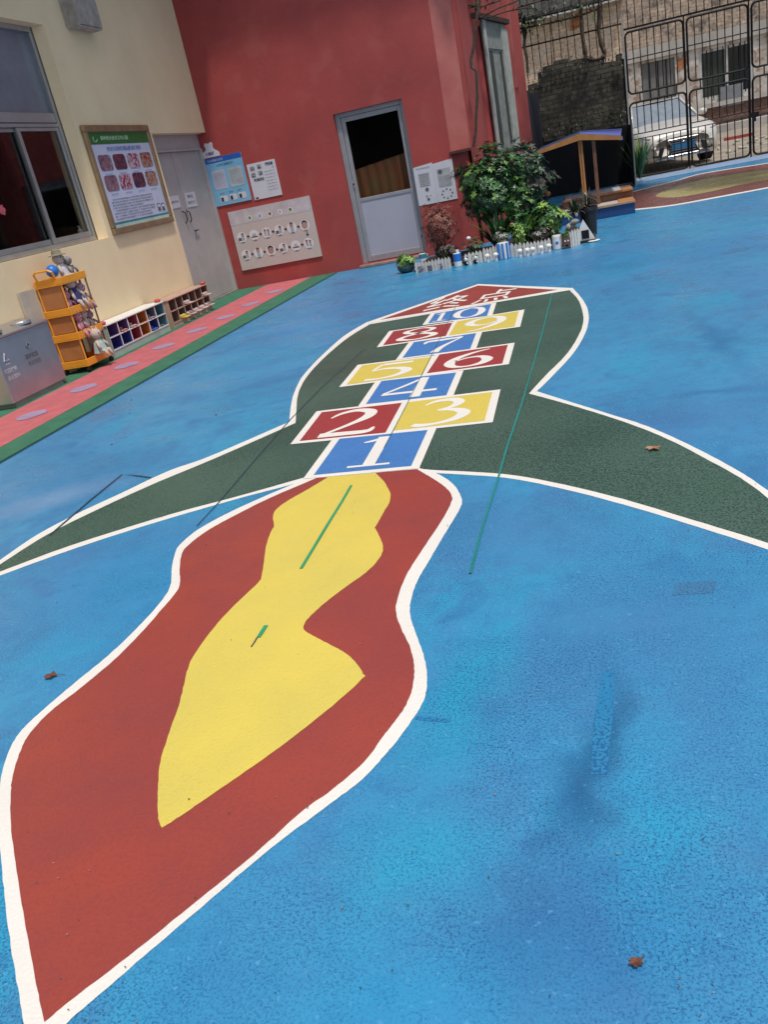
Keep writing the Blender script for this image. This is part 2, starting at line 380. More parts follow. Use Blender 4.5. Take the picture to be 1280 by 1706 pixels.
# ================================================================== GROUND
mb = MB(); mb.abs0 = True
mb.poly([(-150, -60, -.03), (150, -60, -.03), (150, 240, -.03), (-150, 240, -.03)], mat('dusty_concrete', (.34, .29, .23), rough=.9, var=.25, vs=1.2, bump=.3, bs=12, detail=8))
tag(mb.build('ground'), kind='structure')
mb = MB(); mb.abs0 = True
mb.poly([(-7, -8, 0), (11, -8, 0), (11, 20.62, 0), (-7, 20.62, 0)], BLUE)
tag(mb.build('courtyard_floor'), kind='structure')
# pale blue strip in front of the gate
mb = MB(); mb.abs0 = True
mb.poly([(.6, 19.4, .004), (8, 19.25, .004), (8, 20.60, .004), (.6, 20.60, .004)], paint('pale_blue_strip', (.27, .40, .60), rough=.4))
tag(mb.build('gate_floor_strip'), kind='structure')

# ---- path of rubber mats along the cream wall
pe = thing('rubber_mat_path', None, None, (-4.7, 8, 0)); pe['kind'] = 'structure'
o0, o1 = (-4.12, 3.5), (-3.86, 12.6)
def lx(p, q, y): return p[0]+(q[0]-p[0])*(y-p[1])/(q[1]-p[1])
def strip(x0a, x0b, x1a, x1b, z, m, name, ya=3.5, yb=12.55):
    b = MB(); b.slab([(x0a, ya, .001), (x1a, ya, .001), (x1b, yb, .001), (x0b, yb, .001)], (0, 0, z-.001), m); return b.build(name, parent=pe)
strip(-5.62, -5.6, -5.12, -5.02, .010, P_MATG, 'green_edge_strip')
strip(-5.117, -5.017, -4.383, -4.273, .011, P_MATP, 'pink_strip')
strip(-4.38, -4.27, -4.12, -3.86, .010, P_MATG, 'green_edge_strip')
strip(-4.117, -3.857, -4.098, -3.838, .003, P_DARK, 'dark_seam')
for (u, v) in ((53, 694), (139.5, 649), (211, 611), (273, 579), (328, 552), (376, 530), (418, 508), (458, 487)):
    x, y = G(u, v); b = MB()
    b.poly([(x-.13, y-.05, .0145), (x-.05, y-.13, .0145), (x+.05, y-.13, .0145), (x+.13, y+.0, .0145), (x+.13, y+.05, .0145), (x+.04, y+.14, .0145), (x-.05, y+.14, .0145), (x-.13, y+.05, .0145)], P_MATB)
    b.build('lilac_diamond', parent=pe)

# ================================================================== ROCKET HOPSCOTCH PAINTING
K = True
rk = thing('rocket_hopscotch', 'long painted rocket hopscotch with green fins and red and yellow flame on the blue floor', 'floor painting', (-1.2, 4, 0))
body_out = [(610,537.5,K),(573.4,559.7),(541,588),(516.6,612.5),(500.3,632.8),(488,661),(483.3,689.7),(482,703,K),
 (350,760),(280,785),(200,822.5),(130,855),(60,892),(0,933),(-60,975,K),(-60,981,K),(0,959),(100,922.5),(200,889),(300,858.5),(400,830),(480,809),(511,799,K),
 (700,783,K),(725,788),(840,796),(940,815),(1040,841),(1140,871),(1280,916),(1420,975,K),(1400,925),(1350,868),(1280,817),(1240,790),(1190,762),(1130,732),(1070,707),(1000,685),(895,652,K),
 (918.8,628.8),(951.3,594.2),(971.6,563.8),(981,537.3),(979.7,515),(969.5,496.7),(955,480,K),(797,473.3,K)]
ground_poly(body_out, .004, P_WHITE, rk, 'outline')
green = [(616,540.5,K),(581.6,561.7),(547,590),(520.6,616.6),(504.4,639),(496,661),(492.5,705,K),
 (360,763),(250,809),(150,855),(75,893),(0,940.5),(-40,967,K),(0,952.5),(100,915),(200,882.5),(300,852.5),(400,826),(510,795,K),
 (698,779,K),(715,782.7),(840,790),(940,807.5),(1040,832),(1140,862),(1280,905),(1390,950,K),(1375,925),(1340,885),(1280,830),(1235,797),(1185,769),(1125,737.5),(1065,712),(1000,690),(940,672),(882,656,K),
 (910.6,624.7),(943,592.2),(963.4,561.7),(972.4,537.3),(970.7,517),(963.4,498.7),(949,483,K)]
ground_poly(green, .008, P_GRN, rk, 'rocket_body')
# nose with the finish word
ns = ground_poly([(624,536.4,K),(797,475.8,K),(929,483,K)], .0085, P_RED, rk, 'nose', sub=1)
nmb = MB()
nmb.poly([(*G(*p), .010*ZS) for p in ((612,539.3),(611,537),(955,479.8),(956,482.6))][::-1], P_WHITE)
nmb.build('nose_line', parent=rk)
def gq(pts, z): return [(*G(*p), z*ZS) for p in pts]
zt = MB(); put_text(zt, '终', gq([(702,521),(772,509),(789,489),(726,497)], .013), P_WHITE, .004); zt.build('finish_character', parent=ns)
zt = MB(); put_text(zt, '点', gq([(783,508),(847,497),(867,478),(805,486)], .013), P_WHITE, .004); zt.build('finish_character', parent=ns)

# flame
flame_out = [(515,795,K),(505,800),(440,827.5),(380,855),(330,882.5),(300,907.5),(291.5,922.5),(286.5,945),(284,975),(270,1000),(230,1045),(180,1092.5),(125,1137.5),(75,1180),(40,1212.5),(20,1240),(5,1280),(-3,1330),(-4,1385),(2,1435),(10,1520),(25,1620),(40,1706),(48,1770,K),
 (110,1706),(175,1650),(250,1585),(350,1500),(450,1415),(550,1340),(605,1298),(640,1260),(660,1237),(680,1210),(700,1180),(710,1155),(712,1125),(707,1095),(695,1060),(685,1030),(684,1005),(695,970),(715,935),(740,892),(760,860),(770,838),(765,820),(750,802),(720,785),(697,777,K)]
ground_poly(flame_out, .006, P_WHITE, rk, 'flame_outline')
flame_in = [(527,797,K),(450,830),(390,860),(345,885),(312.5,910),(302.5,925),(299,950),(300,968),(295,985),(270,1015),(235,1055),(190,1100),(130,1150),(85,1185),(50,1222),(34,1252),(22,1290),(17.5,1325),(19,1385),(32.5,1480),(47.5,1570),(62.5,1650),(74,1704,K),
 (125,1662),(200,1605),(300,1525),(380,1460),(440,1410),(500,1355),(555,1315),(607,1270),(640,1226),(655,1207),(677,1175),(689,1140),(690,1105),(682,1075),(670,1050),(661,1025),(662,1000),(677,960),(705,915),(737,867),(752,838),(753,826),(742,812),(722,798),(695,782,K)]
fl = ground_poly(flame_in, .010, P_RED, rk, 'flame')
core = [(548,795,K),(515,815),(480,835),(460,850),(455,862),(457,877),(452,886),(444,910),(437,955),(430,972),(385,1015),(350,1055),(322,1095),(312,1120),(300,1170),(283,1220),(267.5,1270),(263.5,1315),(263.5,1360),(270,1381,K),
 (325,1345),(390,1300),(460,1251),(530,1197),(580,1155),(608.5,1128,K),(597,1110),(582,1094),(560,1080),(525,1062),(507,1050),(508,1040),(515,1030),(540,1007),(575,980),(610,955),(632,932),(638.5,915),(635,900),(625,880,K),(632,868),(640,854),(649,838),(651,825),(647,815),(640,803),(626,788.5,K)]
ground_poly(core, .014, P_YEL, rk, 'flame_core')

# hopscotch squares: inner colour quads (BL, BR, TR, TL in photo pixels)
cells = {1: ((523,792.4),(685.5,777.3),(713,717.3),(566,732), P_CELLB), 2: ((499.3,735.7),(642.7,721.7),(670,671.9),(536.4,687.6), P_CELLR),
 3: ((655.8,718.2),(808,701.8),(820.9,654),(681.3,670.7), P_YEL), 4: ((610,674.2),(744.2,659.4),(760.6,621.4),(635.9,635.6), P_CELLB),
 5: ((577.5,641.8),(704.7,624.7),(719.7,595.4),(603.9,609.3), P_YEL), 6: ((711.6,622.7),(837.5,606.4),(846.8,575.1),(732.7,591.4), P_CELLR),
 7: ((671,597),(783.9,582),(794,555.6),(690,570.7), P_CELLB), 8: ((638.4,576),(743.3,560.5),(754.2,538.2),(655.9,552.4), P_CELLR),
 9: ((748,559.7),(857.8,544.7),(865,519),(762.4,536), P_YEL), 10: ((713.6,539.4),(812,527),(819,507),(725,523), P_CELLB)}
def stroke(mb, q, pts, m, z):
    """variable-width stroke in cell space; pts = (u, v, w)"""
    dense = []
    pts = [(a, .05+b_*.90, c_) for a, b_, c_ in pts]; n = len(pts)
    for i in range(n-1):
        p0 = np.array(pts[max(i-1, 0)]); a = np.array(pts[i]); b = np.array(pts[i+1]); p3 = np.array(pts[min(i+2, n-1)])
        for k in range(6):
            t = k/6; dense.append(.5*((2*a)+(-p0+b)*t+(2*p0-5*a+4*b-p3)*t*t+(-p0+3*a-3*b+p3)*t**3))
    dense.append(np.array(pts[-1], float)); vs = []
    for i, p in enumerate(dense):
        t = dense[min(i+1, len(dense)-1)][:2]-dense[max(i-1, 0)][:2]; t = t/(np.linalg.norm(t)+1e-9); nn = np.array([-t[1], t[0]])
        for s_ in (1, -1):
            e = p[:2]+nn*s_*max(p[2], .012)/2; vs.append(bil(q, e[0], e[1]))
    vs = [(x, y, z) for x, y, *_ in vs]
    mb.add(vs, [(2*i, 2*i+1, 2*i+3, 2*i+2) for i in range(len(dense)-1)], m)
DG = {
 '1': [[(.34,.82,.03),(.44,.86,.06),(.52,.93,.03)], [(.54,.97,.13),(.54,.05,.13)], [(.32,.075,.045),(.76,.075,.045)]],
 '2': [[(.20,.72,.03),(.30,.88,.07),(.48,.95,.10),(.66,.84,.14),(.66,.64,.14),(.52,.42,.08),(.34,.20,.06),(.22,.07,.05)], [(.20,.06,.13),(.50,.055,.12),(.76,.065,.10),(.82,.20,.03)]],
 '3': [[(.24,.80,.03),(.36,.93,.08),(.56,.93,.12),(.64,.78,.13),(.56,.62,.08),(.42,.54,.05)], [(.42,.54,.04),(.62,.50,.10),(.74,.34,.15),(.66,.14,.12),(.46,.03,.07),(.28,.02,.10),(.20,.07,.08)]],
 '4': [[(.60,.98,.05),(.40,.66,.06),(.16,.33,.05)], [(.14,.29,.08),(.50,.29,.08),(.84,.29,.08)], [(.60,.97,.12),(.60,.03,.13)]],
 '5': [[(.76,.90,.10),(.56,.90,.10),(.34,.91,.10)], [(.33,.92,.05),(.28,.74,.05),(.24,.56,.04)], [(.24,.56,.05),(.44,.62,.09),(.66,.52,.13),(.74,.34,.15),(.62,.12,.11),(.40,.04,.07),(.22,.06,.11)]],
 '6': [[(.74,.96,.03),(.52,.84,.08),(.32,.60,.13),(.26,.34,.15),(.34,.12,.10),(.52,.05,.06),(.70,.14,.12),(.76,.34,.15),(.66,.54,.09),(.48,.56,.05),(.32,.44,.05)]],
 '7': [[(.22,.74,.03),(.26,.90,.10),(.50,.90,.12),(.80,.92,.09)], [(.80,.92,.04),(.62,.56,.07),(.52,.30,.10),(.46,.03,.14)]],
 '8': [[(.50,.53,.10),(.30,.66,.11),(.28,.82,.10),(.50,.95,.05),(.70,.82,.10),(.68,.66,.08),(.50,.53,.09),(.28,.36,.09),(.24,.18,.12),(.50,.045,.06),(.76,.18,.12),(.74,.36,.12),(.50,.53,.10)]],
 '9': [[(.68,.54,.05),(.52,.42,.05),(.34,.46,.10),(.24,.66,.15),(.32,.86,.11),(.50,.95,.06),(.68,.86,.11),(.76,.64,.15),(.70,.38,.13),(.50,.14,.08),(.28,.03,.03)]],
 '0': [[(.50,.95,.05),(.28,.82,.12),(.20,.50,.16),(.28,.18,.12),(.50,.05,.05),(.72,.18,.12),(.80,.50,.16),(.72,.82,.12),(.50,.95,.05)]],
}
LW = .047
for k, (bl, br, tr, tl, m_) in cells.items():
    q = [np.array(G(*p)) for p in (bl, br, tr, tl)]
    c = sum(q)/4
    uu = (q[1]-q[0]+q[2]-q[3]); uu /= np.linalg.norm(uu); vv = (q[3]-q[0]+q[2]-q[1]); vv /= np.linalg.norm(vv)
    wl = LW if k in (1, 2, 4, 5, 7, 8, 10) else LW*.75
    outq = [q[0]-uu*wl-vv*LW*.85, q[1]+uu*LW-vv*LW*.85, q[2]+uu*LW+vv*LW*.8, q[3]-uu*wl+vv*LW*.8]
    zz = (.0135+k*.0002)*ZS
    ob = MB(); ob.poly([(p[0], p[1], zz) for p in outq], P_WHITE); cell = ob.build('hopscotch_square', parent=rk)
    ib = MB(); ib.poly([(p[0], p[1], .018*ZS) for p in q], m_); ib.build('colour_field', parent=cell)
    qq = [(p[0], p[1], 0) for p in q]; db = MB(); dzz = .0215*ZS
    if k == 10:
        s1 = [bil(qq, u, v) for u, v in ((-.12, 0), (.42, 0), (.42, 1), (-.12, 1))]; s2 = [bil(qq, u, v) for u, v in ((.30, 0), (1.02, 0), (1.02, 1), (.30, 1))]
        for j, st in enumerate(DG['1']): stroke(db, s1, st, P_WHITE, dzz+j*.0001)
        for j, st in enumerate(DG['0']): stroke(db, s2, [(a, b_, c_*1.1) for a, b_, c_ in st], P_WHITE, dzz+.0005)
    else:
        if k == 6 : qq = [bil(qq, u, v) for u, v in ((-.02,0),(1.02,0),(1.02,1.0),(-.02,1.0))]
        for j, st in enumerate(DG[str(k)]): stroke(db, qq, st, P_WHITE, dzz+j*.0002)
    db.build('numeral', parent=cell)

# guide lines, cracks, touch-ups
def gline(pts, w_, m_, z, name, label, cat='floor line', group=None, parent=None):
    W = [np.array(G(*p)) for p in pts]; mb = MB(); vs = []
    for i, p in enumerate(W):
        t = W[min(i+1, len(W)-1)]-W[max(i-1, 0)]; t /= np.linalg.norm(t); nn = np.array([-t[1], t[0]])
        for s_ in (1, -1): vs.append((*(p+nn*s_*w_/2*random.uniform(.8, 1.15)), z*ZS+(.0008 if z>.02 else 0)))
    mb.add(vs, [(2*i, 2*i+1, 2*i+3, 2*i+2) for i in range(len(W)-1)], m_)
    o = mb.build(name); tag(o, label, cat, group); return o
def interp(a, b, n): return [(a[0]+(b[0]-a[0])*i/n, a[1]+(b[1]-a[1])*i/n) for i in range(n+1)]
gline([(921,490),(912,524),(904,556),(890,606),(868,680),(846,745),(831,798),(806,876),(784,957)], 0.0105, P_TEAL, .0245, 'teal_line', 'long thin teal line running down the right side of the green rocket body')
gline([(608,582),(585,603),(540,643),(484,700),(430,762),(400,797),(365,838),(328,878)], .0055, P_DARK, .0245, 'dark_line', 'thin dark line crossing the left side of the green rocket body')
gline([(762,507),(735,562),(716,600),(690,652),(668,695),(655,720),(640,748)], .0045, mat('dark_teal_line', (.015, .09, .10), rough=.6), .0247, 'teal_line', 'thin dark teal line down the middle of the numbered squares')
gline([(586,810),(570,837),(548,873),(525,911),(502,949)], .013, P_GTAPE, .0245, 'green_tape', 'long green tape strip on the upper yellow flame')
gline([(443.5,1044),(438,1053),(431,1064)], .016, P_GTAPE, .0245, 'green_tape', 'short green tape stub in the middle of the yellow flame')
gline([(430,1063),(425,1071),(419,1080)], .005, P_DARK, .0243, 'dark_scratch', 'short dark scratch below the green tape stub', 'scratch')
gline([(82,894),(100,878),(150,835),(204,791),(230,794),(252,797)], .010, P_DARK, .0243, 'dark_line', 'bent dark line over the tip of the left green fin')
gline([(693,1196),(750,1201)], .016, P_PATCH, .004, 'floor_mark', 'short dark dash on the blue floor right of the flame', 'floor mark')
def gpatch(pts, m_, label, z=.0035):
    b = MB(); b.poly([(*G(*p), z*ZS) for p in pts][::-1], m_); tag(b.build('paint_patch'), label, 'paint patch')
gpatch([(1004,1120),(1024,1121),(1021,1200),(1012,1290),(985,1290),(990,1200)], P_PATCH, 'tall narrow darker blue patch on the bare blue floor')
gpatch([(1127,972),(1195,967),(1190,988),(1122,992)], P_PATCH2, 'short wide greyish patch below the right green fin')

# second floor painting near the gate
fp = thing('oval_floor_painting', 'brown red band with an ochre oval painted on the floor before the gate', 'floor painting', (2, 17, 0))
ground_poly([(1038,353.5,K),(1055,350.5),(1118,343.5),(1197,329.5),(1290,312,K),(1500,268,K),(1500,215,K),(1290,270,K),(1175,288),(1122,302),(1063,317),(1030,326,K)], .004, P_WHITE, fp, 'band_outline')
ground_poly([(1040,351.5,K),(1055,348.5),(1118,341.5),(1197,327.3),(1290,310,K),(1500,266,K),(1500,217,K),(1290,271,K),(1175,289),(1122,303),(1063,318),(1032,327,K)], .008, P_BRWN, fp, 'band')
ground_poly([(1094,325.6),(1114,316),(1153,304),(1197,295),(1241,288),(1290,281),(1360,272),(1440,262),(1480,268),(1400,283),(1290,298),(1241,307),(1186,319),(1136,328),(1103,329)], .012, P_OCHRE, fp, 'oval')

# dry leaves
def dryleaf(u, v, s_, m_, label, rot, holes=0):
    x, y = G(u, v); b = MB(); n = 14; pts = []
    for i in range(n):
        a = 2*math.pi*i/n; r_ = s_*(.55+.45*abs(math.cos(a*2.5)))*random.uniform(.8, 1.1)
        pts.append((x+math.cos(a+rot)*r_, y+math.sin(a+rot)*r_*.8, .008+.5*s_*abs(math.sin(a*1.5))*random.uniform(.2, .5)))
    c = (x, y, .006); b.add([c]+pts, [(0, i+1, (i+1) % n+1) for i in range(n)], m_)
    b.tube([(x, y, .008), (x+s_*1.2*math.cos(rot), y+s_*.6*math.sin(rot), .010), (x+s_*2*math.cos(rot), y+s_*1.3*math.sin(rot), .006)], .0012, m_, 4)
    o = b.build('dry_leaf'); tag(o, label, 'leaf')
M_LEAFT = mat('dry_tan_leaf', (.40, .22, .13), rough=.8, var=.25, vs=60)
M_LEAFB = mat('dry_russet_leaf', (.17, .06, .035), rough=.8, var=.3, vs=60)
dryleaf(1090, 750, .036, M_LEAFT, 'pale tan dry leaf lying on the right green fin', 1.5)
dryleaf(85, 1129, .027, M_LEAFB, 'curled brown dry leaf on the blue floor left of the flame', .2)
dryleaf(1060, 1609, .015, M_LEAFB, 'small russet dry leaf with a stem on the bare floor near the bottom right', 1.0)

# grit scattered on the floor, too fine to count
gm = MB()
for i in range(150):
    u, v = random.uniform(-50, 1330), 420+1286*random.random(); x, y = G(u, v)
    if y > 19 or x < -3.8 or x > 8: continue
    r_ = random.uniform(.0006, .0012)*(1+.4*y); a = random.uniform(0, 3.1)
    gm.add([(x-r_*2*math.cos(a), y-r_*2*math.sin(a), .0075), (x+r_*math.sin(a), y-r_*math.cos(a), .0062), (x+r_*2*math.cos(a), y+r_*2*math.sin(a), .0068), (x-r_*math.sin(a), y+r_*math.cos(a), .008)], [(0, 1, 2, 3)], random.choice([M_LEAFB, P_DARK, M_LEAFT, P_DARK]))
tag(gm.build('floor_grit'), kind='stuff')
# tiny debris
for i, (u, v) in enumerate(((219, 667), (216, 689), (186, 741), (360, 692))):
    x, y = G(u, v); b = MB(); b.ball((x, y, .004), (.008, .004, .004), M_LEAFB, 6, 4)
    tag(b.build('twig_fragment'), 'tiny dark fragment lying on the blue floor', 'debris', 'tiny dark fragments scattered on the blue floor')

# ================================================================== CREAM BUILDING (left)
XW, XD, YR = -5.43, -5.60, 12.6
def QX(pts, X): return [WX(*p, X) for p in pts]
def QY(pts, Y): return [WY(*p, Y) for p in pts]
yb = thing('cream_building', 'cream painted building wall with aluminium window and grey double door on the left', 'building', (XW, 8, 0))
yo = WX(120, 200, XW)[1]; yd = WX(322.5, 474, XW)[1]; zl = 2.33
wl = MB()
XB = -5.72
wl.box((XB, -8, 0), (XW, yo, 1.22)); wl.box((XB, -8, 3.42), (XW, yo, 4.7)); wl.box((XB, -8, 1.22), (XW, 5.6, 3.42))
wl.box((XB, yo, 0), (XW, yd, 4.7)); wl.box((XB, yd, zl), (XW, 12.6, 4.7))
wl.box((XB, 9.02, 1.22), (XD+.0, yo, 3.42))
wl.build('wall', YWALL, yb)
# splayed window reveal
rv = MB(); rv.poly([(XD+.06, 9.02, 1.22), (XW+.001, yo+.002, 1.22), (XW+.001, yo+.002, 3.42), (XD+.06, 9.02, 3.42)], YWALL); rv.build('window_reveal', parent=yb)
box((-9, -8, 4.62), (-4.75, 12.4, 4.78)).build('eave', mat('eave_concrete', (.42, .40, .36), rough=.9, var=.2), yb)
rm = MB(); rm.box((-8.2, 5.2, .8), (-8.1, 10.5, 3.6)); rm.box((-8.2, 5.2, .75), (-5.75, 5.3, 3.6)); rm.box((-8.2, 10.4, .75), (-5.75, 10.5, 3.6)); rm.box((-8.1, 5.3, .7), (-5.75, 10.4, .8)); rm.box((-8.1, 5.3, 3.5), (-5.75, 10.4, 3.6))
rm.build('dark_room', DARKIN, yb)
wn = MB(); X0, X1 = XD-.03, XD+.05
ztp = WX(42, 45, XD)[2]; zbt = 1.225; zt1 = WX(92, 190, XD)[2]; zt0 = WX(95, 213, XD)[2]
wn.box((X0, 5.6, zbt), (X1, 9.02, zbt+.05)); wn.box((X0, 5.6, 3.37), (X1, 9.02, 3.42)); wn.box((X0, 8.965, zbt+.05), (X1, 9.02, 3.37)); wn.box((X0, 5.6, zt0), (X1, 8.965, zt0+.035)); wn.box((X0, 5.6, zt0+.045), (X1-.01, 8.965, zt1)); wn.box((X0, 7.05, zt1), (X1-.015, 7.1, 3.37))
wf = wn.build('window', ALU, yb, bevel=.004)
sy = WX(62, 330, XD)[1]
def sash(y0, y1, x, n='sash'):
    s_ = MB(); z0, z1 = zbt+.052, zt0-.003
    s_.box((x, y0, z0), (x+.028, y0+.05, z1)); s_.box((x, y1-.045, z0), (x+.028, y1, z1)); s_.box((x, y0+.05, z0), (x+.028, y1-.045, z0+.055)); s_.box((x, y0+.05, z1-.035), (x+.028, y1-.045, z1))
    a = s_.build(n, ALU, wf, bevel=.003)
    g_ = box((x+.01, y0+.05, z0+.05), (x+.016, y1-.045, z1-.03)).build('pane', GLASS, wf)
    return a
sash(sy-.02, 8.96, XD+.012); sash(sy-1.0, sy+.04, XD-.022); sash(sy-1.9, sy-.95, XD+.012)
box((XD-.005, 5.65, zt1), (XD+.001, 8.965, 3.37)).build('pane', mat('frosted_glass', (.20, .22, .26), rough=.12, var=.25, vs=.8), wf)
b = MB(); fx = WX(3, 350, XD+.05)
for k in range(5): a = k*1.257; b.ball((XD+.052, fx[1]+.03*math.cos(a), fx[2]+.03*math.sin(a)), (.006, .022, .022), None, 8, 6)
b.ball((XD+.055, fx[1], fx[2]), (.006, .02, .02), None, 8, 6)
tag(b.build('paper_flower', mat('pink_red', (.6, .10, .14), rough=.6)), 'pink paper flower stuck on the window glass', 'decoration')
# soap bottle inside the sill
p = WX(137, 392, XD-.06); sb = MB(); sb.lathe((XD-.07, p[1], 1.27), [(.03, 0), (.032, .02), (.032, .09), (.012, .11), (.012, .13)], WHITE, 14); sb.box((XD-.075, p[1]-.03, 1.40), (XD-.065, p[1]+.012, 1.41), WHITE)
tag(sb.build('soap_bottle'), 'white pump soap bottle standing inside the window', 'bottle')

# grey double door
gd = MB(); y0, y1 = yd, 12.6; ys = WX(331, 428, XD)[1]
gd.box((XD-.05, y0, 2.13), (XD+.03, y1, zl)); gd.box((XD-.05, y1-.07, 0.02), (XD+.05, y1, 2.13)); gd.box((XD-.04, y0, 2.11), (XD+.06, y1-.07, 2.135))
dr = gd.build('grey_door', GREYD, yb, bevel=.004)
box((XD-.05, y0+.005, .03), (XD, ys-.004, 2.108)).build('door_leaf', GREYD, dr, bevel=.004)
box((XD-.05, ys+.004, .03), (XD+.004, y1-.074, 2.108)).build('door_leaf', GREYD, dr, bevel=.004)
box((XD-.05, y0, 0.0), (XD+.06, y1, .026)).build('threshold', mat('worn_step', (.30, .25, .22), rough=.9, var=.2), dr)
hb = MB()
for (u, v) in ((309, 362), (316, 361)):
    c = WX(u, v, XD+.03); hb.tube([(XD+.005, c[1]-.01, c[2]+.09), (XD+.045, c[1], c[2]+.06), (XD+.045, c[1]+.01, c[2]-.04), (XD+.005, c[1]+.02, c[2]-.08)], .008, BLACK)
hb.build('door_handle', parent=dr)
c = WX(325, 388, XD+.01); lk = MB(); lk.box((XD+.004, c[1]-.03, c[2]-.05), (XD+.02, c[1]+.03, c[2]+.05), ALU_D); lk.tube([(XD+.03, c[1]-.02, c[2]+.03), (XD+.03, c[1]+.1, c[2]+.03)], .008, BLACK); lk.build('lock_case', parent=dr)
def notice(q, plane, label, lines, m_=PAPER, off=.006, name='notice', txt=None):
    """paper sheet on a wall with text lines; q = BL BR TR TL world"""
    n_ = np.array([1, 0, 0]) if plane == 'x' else np.array([0, -1, 0])
    b = MB(); qq = [np.array(p)+n_*off for p in q]
    b.slab([tuple(np.array(p)+n_*.001) for p in q], tuple(n_*(off-.001)), m_)
    o = b.build(name); tag(o, label, 'notice')
    if txt:
        t_ = MB(); q2 = [p+n_*.0015 for p in qq]
        for (s_, u0, v0, u1, v1, mm, *bo) in txt: put_text(t_, s_, [bil(q2, u0, v0), bil(q2, u1, v0), bil(q2, u1, v1), bil(q2, u0, v1)], mm, bo[0] if bo else 0)
        t_.build('printed_text', parent=o)
    return o
M_GTX = mat('grey_print', (.12, .12, .15), rough=.6)
notice(QX([(284,349),(301,345),(296,325),(279,328)], XD+.002), 'x', 'plain white sheet taped on the narrow left leaf of the grey door', 2, txt=[('通知', .15, .4, .85, .62, M_GTX)])
notice(QX([(312,346),(329,343),(323,319),(306,322)], XD+.006), 'x', 'white sheet with dark writing taped above the grey door handles', 2, txt=[('推拉', .2, .62, .75, .85, INK), ('请随手关门', .1, .2, .9, .42, M_GTX)])

# rolled awning box at top
p0 = WX(112, 47, XW)[1]; p1 = WX(147, 36, XW)[1]; zz = WX(128, 42, XW+.1)[2]
ab = MB(); ab.box((XW+.001, p0, zz), (XW+.16, p1, 4.6)); ab.box((XW+.001, p0-.02, zz-.02), (XW+.17, p0, 4.6)); ab.box((XW+.02, p0, zz-.02), (XW+.15, p1, zz-.002))
tag(ab.build('wall_box', mat('aged_white_metal', (.42, .38, .34), rough=.6, var=.2, vs=8), bevel=.006), 'long weathered metal box fixed upright on the cream wall above the notice board', 'wall box')

# poster board
qb = QX([(191.5,391),(290,370),(243.5,205),(134,212)], XW+.03)
yA, yB = WX(141, 250, XW+.03)[1]-.02, WX(268, 290, XW+.03)[1]; zA, zB = 1.24, 2.46
yA = (qb[0][1]+qb[3][1])/2; yB = (qb[1][1]+qb[2][1])/2; zA = (qb[0][2]+qb[1][2])/2; zB = (qb[2][2]+qb[3][2])/2
bd = thing('notice_board', 'large brass framed notice board with a green header and eight photographs on the cream wall', 'notice board', (XW, (yA+yB)/2, zA))
M_BRASS = mat('bronze_frame', (.34, .24, .14), rough=.4, metal=.4, var=.15)
fr = MB(); t = .075
fr.box((XW+.001, yA, zA), (XW+.045, yB, zA+t)); fr.box((XW+.001, yA, zB-t), (XW+.045, yB, zB)); fr.box((XW+.001, yA, zA+t), (XW+.045, yA+t, zB-t)); fr.box((XW+.001, yB-t, zA+t), (XW+.045, yB, zB-t))
fr.build('frame', M_BRASS, bd, bevel=.012)
xs = XW+.022
box((XW+.002, yA+t, zA+t), (xs, yB-t, zB-t)).build('sheet', mat('lilac_sheet', (.50, .54, .70), rough=.35, var=.04), bd)
Q = [(xs, yA+t, zA+t), (xs, yB-t, zA+t), (xs, yB-t, zB-t), (xs, yA+t, zB-t)]
def off(q, d, ax=0):
    o = []
    for p in q:
        p = list(p); p[ax] += d; o.append(tuple(p))
    return o
def rect(mb, q, u0, v0, u1, v1, m_, d=.002, ax=0, rnd=0):
    qq = off(q, d, ax)
    if not rnd: mb.poly([bil(qq, u0, v0), bil(qq, u1, v0), bil(qq, u1, v1), bil(qq, u0, v1)], m_); return
    ps = []
    rx = rnd; ry = rnd*np.linalg.norm(np.array(q[1])-np.array(q[0]))/np.linalg.norm(np.array(q[3])-np.array(q[0]))
    for cu, cv, a0 in ((u1-rx, v0+ry, -90), (u1-rx, v1-ry, 0), (u0+rx, v1-ry, 90), (u0+rx, v0+ry, 180)):
        for k in range(4): a = R(a0+k*30); ps.append(bil(qq, cu+rx*math.cos(a), cv+ry*math.sin(a)))
    mb.poly(ps, m_)
pb = MB(); M_HG = mat('header_green', (.015, .15, .035), rough=.4, var=.05)
rect(pb, Q, 0, .875, 1, 1, M_HG); pb.build('header_band', parent=bd); pb = MB(); rect(pb, Q, .0, .035, 1, .055, mat('teal_band', (.04, .22, .24), rough=.4)); rect(pb, Q, 0, 0, 1, .03, mat('mint_band', (.45, .62, .56), rough=.4))
pb.build('footer_band', parent=bd)
tb = MB(); M_LG = mat('pale_green_ink', (.45, .68, .48), rough=.5); M_TB = mat('blue_ink', (.14, .23, .50), rough=.5)
def tq(q, u0, v0, u1, v1, d=.0035, ax=0):
    qq = off(q, d, ax); return [bil(qq, u0, v0), bil(qq, u1, v0), bil(qq, u1, v1), bil(qq, u0, v1)]
put_text(tb, '柳州苑大鱼东江幼儿园', tq(Q, .19, .915, .64, .963), M_LG, .02)
tb.tube([bil(off(Q, .004), .10+.03*math.cos(a), .93+.028*math.sin(a)) for a in [R(x) for x in range(120, 380, 20)]], .004, M_LG, 4)
put_text(tb, '安全日活动防震疏散演练培训', tq(Q, .24, .80, .82, .85), M_TB, .02)
